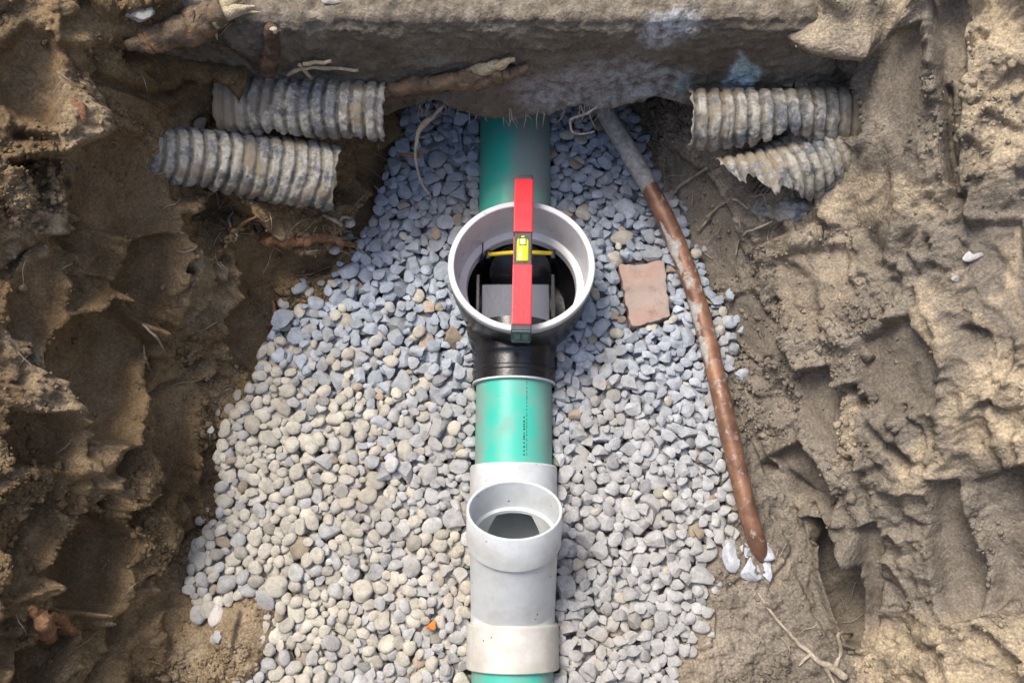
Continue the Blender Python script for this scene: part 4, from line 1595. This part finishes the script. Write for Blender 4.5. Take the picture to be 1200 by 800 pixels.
root('long_orange_root', 'knotty orange brown root below the lower left drain', [(308, 284), (330, 283), (352, 284), (378, 279), (400, 283), (420, 288)], [5, 6, 5, 6, 4, 3], M_orange, 0.008, 10, 0.35, seed=7,
     extra=[('root_branch', [(414, 286), (425, 296), (440, 303), (452, 298), (457, 292)], [2.5, 2.4, 2, 1.6, 0.8], M_rootlet), ('root_branch', [(396, 281), (418, 279), (435, 284)], [2, 1.6, 0.7], M_rootlet)])
root('forked_rootlet', 'pale forked rootlet right of the lower left drain', [(378, 252), (390, 257), (398, 262), (404, 270), (412, 272)], [1.5, 2.4, 2.6, 2, 1], M_rootlet, 0.012, seed=8,
     extra=[('root_branch', [(398, 261), (402, 255), (410, 255), (417, 260)], [2, 1.7, 1.5, 0.8], M_rootlet)])
root('rootlet_tangle', 'tangle of reddish rootlets under the lower left drain', [(256, 254), (264, 262), (272, 270), (284, 262), (300, 254)], [1.5, 2.5, 3.5, 2.5, 1.2], M_orange, 0.008, seed=9,
     extra=[('root_branch', [(272, 270), (268, 258), (274, 248)], [2, 1.6, 0.8], M_rootlet), ('root_branch', [(274, 270), (278, 276), (274, 284)], [2, 1.3, 0.6], M_rootlet)])
root('hanging_rootlet', 'long thin rootlet hanging in the tunnel mouth left of the green pipe', [(520, 124, 0.20), (500, 143, 0.19), (490, 160, 0.175), (487, 185, 0.15), (492, 210, 0.12), (506, 232, 0.09)], [1.2, 3.6, 2.4, 1.8, 1.4, 0.8], M_rootlet, seed=10,
     extra=[('root_branch', [(468, 181, 0.15), (480, 183, 0.15), (490, 183, 0.15), (495, 172, 0.16)], [1.5, 2.2, 2.6, 1], M_orange)])
root('thin_rootlet', 'curved thin rootlet on the left edge of the upper gravel', [(438, 218), (450, 230), (452, 246), (444, 260)], [1, 1.4, 1.4, 0.8], M_rootlet, 0.012, seed=11)
root('thin_rootlet', 'thin brown rootlet on dark soil above the lone pebble', [(346, 324), (362, 322), (376, 316), (398, 309)], [1, 1.6, 1.6, 0.8], M_bark, 0.006, seed=12)
root('curly_rootlet', 'curly pale rootlet hanging from the footing right of the green pipe', [(700, 124, 0.20), (684, 135, 0.19), (669, 140, 0.185), (671, 155, 0.175), (684, 157, 0.17), (697, 154, 0.17)], [1.5, 1.8, 1.6, 1.5, 1.4, 0.7], M_rootlet, seed=13)
root('arched_rootlet', 'long arched pale rootlet beside the copper pipe', [(783, 248), (786, 233), (796, 218), (812, 208), (829, 197)], [1.6, 1.8, 1.8, 1.7, 1.5], M_rootlet, 0.010, seed=14)
root('thin_rootlet', 'wavy pale rootlet running down the slope under the right drains', [(816, 272), (826, 262), (833, 250), (845, 240), (862, 234), (876, 244)], [0.9, 1.4, 1.6, 1.5, 1.5, 0.9], M_rootlet, 0.006, seed=15)
root('thin_rootlet', 'thin pale rootlet on the smooth slope below the drain scrap', [(862, 300), (866, 283), (876, 272), (892, 265), (905, 259)], [0.8, 1.3, 1.3, 1.3, 0.9], M_rootlet, 0.005, seed=16)
root('pale_root', 'pale branching root at the bottom right of the trench floor', [(888, 694), (905, 718), (925, 742), (945, 762), (962, 776), (990, 792)], [1.1, 1.6, 1.8, 2.4, 3.4, 4.6], M_rootlet, 0.005, 9, seed=17,
     extra=[('root_branch', [(978, 782), (984, 765), (983, 742), (998, 742)], [2.5, 2.2, 2, 1.5], M_rootlet), ('root_branch', [(950, 766), (941, 774), (936, 780)], [2, 1.6, 0.8], M_rootlet), ('root_branch', [(966, 780), (974, 792), (980, 806)], [2.5, 2.2, 1], M_rootlet)])
root('orange_root_stub', 'broken orange root stub sticking out of the lower left wall', [(34, 712), (46, 722), (54, 738), (56, 748)], [2, 6, 7, 6], M_orange, 0.012, 10, 0.35, seed=18,
     extra=[('root_branch', [(54, 724), (70, 724), (82, 736), (92, 742)], [4, 6, 5, 2], M_orange)])
root('thin_rootlet', 'thin pale rootlet on the left wall, upper of a crossed pair', [(167, 380), (176, 388), (185, 397), (192, 411)], [0.8, 1.5, 1.4, 0.8], M_rootlet, 0.005, seed=19)
root('thin_rootlet', 'thin pale rootlet on the left wall, lower of a crossed pair', [(169, 404), (170, 418), (175, 432)], [0.8, 1.3, 0.8], M_rootlet, 0.005, seed=20)
root('orange_rootlet', 'short orange rootlet on dark soil at the upper left gravel corner', [(319, 352), (322, 364), (321, 376), (313, 384)], [2, 3, 3.2, 3], M_orange, 0.006, seed=21)
root('thin_rootlet', 'faint rootlet on the left wall beside the gravel edge', [(252, 467), (258, 458), (266, 452), (276, 449)], [0.8, 1.4, 1.4, 0.8], M_bark, 0.004, seed=22)
root('dark_rootlet', 'thin dark rootlet reaching from the frayed root to the upper left drain', [(248, 50), (268, 58), (288, 72), (304, 86)], [1.6, 1.6, 1.6, 1.6], M_dkroot, 0.012, seed=23)
root('orange_root_scar', 'rusty root scar in the soil at upper left', [(88, 118), (95, 128), (99, 140), (92, 152)], [3, 5, 5, 2], M_orange, -0.003, 10, 0.35, seed=24)
# fine fringe of hair roots under the footing
def fringe():
    parts = []
    rg = random.Random(9)
    for k in range(46):
        x = rg.choice([rg.uniform(490, 640), rg.uniform(530, 640), rg.uniform(655, 720)])
        z = FZ0 + 0.003
        n = rg.uniform(10, 30)
        P = [at(x, 122, z), at(x + rg.uniform(-4, 4), 122 + n * 0.5, z - 0.015), at(x + rg.uniform(-9, 9), 122 + n, z - 0.03)]
        parts.append(tube(P, [0.0009, 0.0008, 0.0004], 5, 0.2, 60, k, per=3))
    V, F = join(parts)
    o = build('hair_roots', V, F, M_rootlet)
    tag(o, 'fringe of fine hair roots hanging under the footing', 'roots', kind='stuff')


fringe()


def wall_hairs():
    """fine root hairs poking out of the cut soil, too many to count"""
    rg = random.Random(31)
    parts = []
    zones = [((225, 250), (480, 300), 40), ((20, 280), (300, 540), 14), ((430, 120), (500, 250), 26), ((760, 150), (905, 300), 22), ((40, 40), (260, 250), 12), ((10, 560), (190, 790), 6), ((850, 600), (1000, 790), 10)]
    for (x0, y0), (x1, y1), n in zones:
        for k in range(n):
            x, y = rg.uniform(x0, x1), rg.uniform(y0, y1)
            a = rg.uniform(0, 6.28); L = rg.uniform(10, 40)
            P = []
            for j in range(4):
                P.append(hit(x, y, 0.002 + 0.006 * math.sin(j)))
                a += rg.uniform(-0.5, 0.5)
                x += math.cos(a) * L / 3; y += math.sin(a) * L / 3
            if max(np.linalg.norm(p - q) for p, q in zip(P, P[1:])) > 0.04: continue
            parts.append(tube(P, [0.0003, 0.0006, 0.0005, 0.0003], 5, 0.3, 80, k, per=4))
    V, F = join(parts)
    o = build('root_hairs', V, F, M_rootlet, terrain)
    tag(o, kind='stuff')


wall_hairs()

# ------------------------------------------------------------------ crumbs of soil
def crumbs():
    r = np.random.default_rng(55)
    V0, F0 = ico(1)
    shp = []
    for i in range(10):
        V = V0 * (1 + 0.42 * r.normal(size=(len(V0), 1)).clip(-1.2, 1.4))
        shp.append(V)
    vis = np.where((px > -30) & (px < 1230) & (py > -30) & (py < 830))[0]
    gm = poly_sd(Pf[vis, 0], Pf[vis, 1], GRAVEL) < 0.004
    vis = vis[gm]
    cl = fbm(Pf[vis], 11, 3, seed=901)
    smo = soil_col[vis, 0]
    w = np.clip(0.15 + cl * 1.6, 0.02, 1) * (1 - 0.93 * smo)
    w *= 1 - 0.5 * ss(0.3, 0.4, Pf[vis, 0])
    w /= w.sum()
    N = 14000
    pick = r.choice(vis, N, p=w)
    VV, FF, TT, nv = [], [], [], 0
    for i in pick:
        s = 0.0011 * math.exp(abs(r.normal()) * 0.62)
        s = min(s, 0.0085)
        q = shp[r.integers(10)] * (s * np.array([r.uniform(.8, 1.3), r.uniform(.8, 1.3), r.uniform(.6, 1)]))
        a = r.uniform(0, 6.28)
        R = np.array([[math.cos(a), -math.sin(a), 0], [math.sin(a), math.cos(a), 0], [0, 0, 1]])
        off = r.normal(size=3) * 0.0012
        VV.append(q @ R.T + Pd[i] + off); FF.append(F0 + nv); nv += len(q)
        TT.append(np.repeat(np.array([[0.0, soil_col[i, 1], max(soil_col[i, 2], 0.10 * r.random())]]), len(q), 0))
    mesh = mk_mesh('soil_crumbs', np.concatenate(VV), np.concatenate(FF))
    color_attr(mesh, 'soil', np.concatenate(TT))
    mesh.materials.append(M_soil)
    o = bpy.data.objects.new('soil_crumbs', mesh)
    C.objects.link(o)
    o.parent = terrain
    tag(o, kind='stuff')


crumbs()
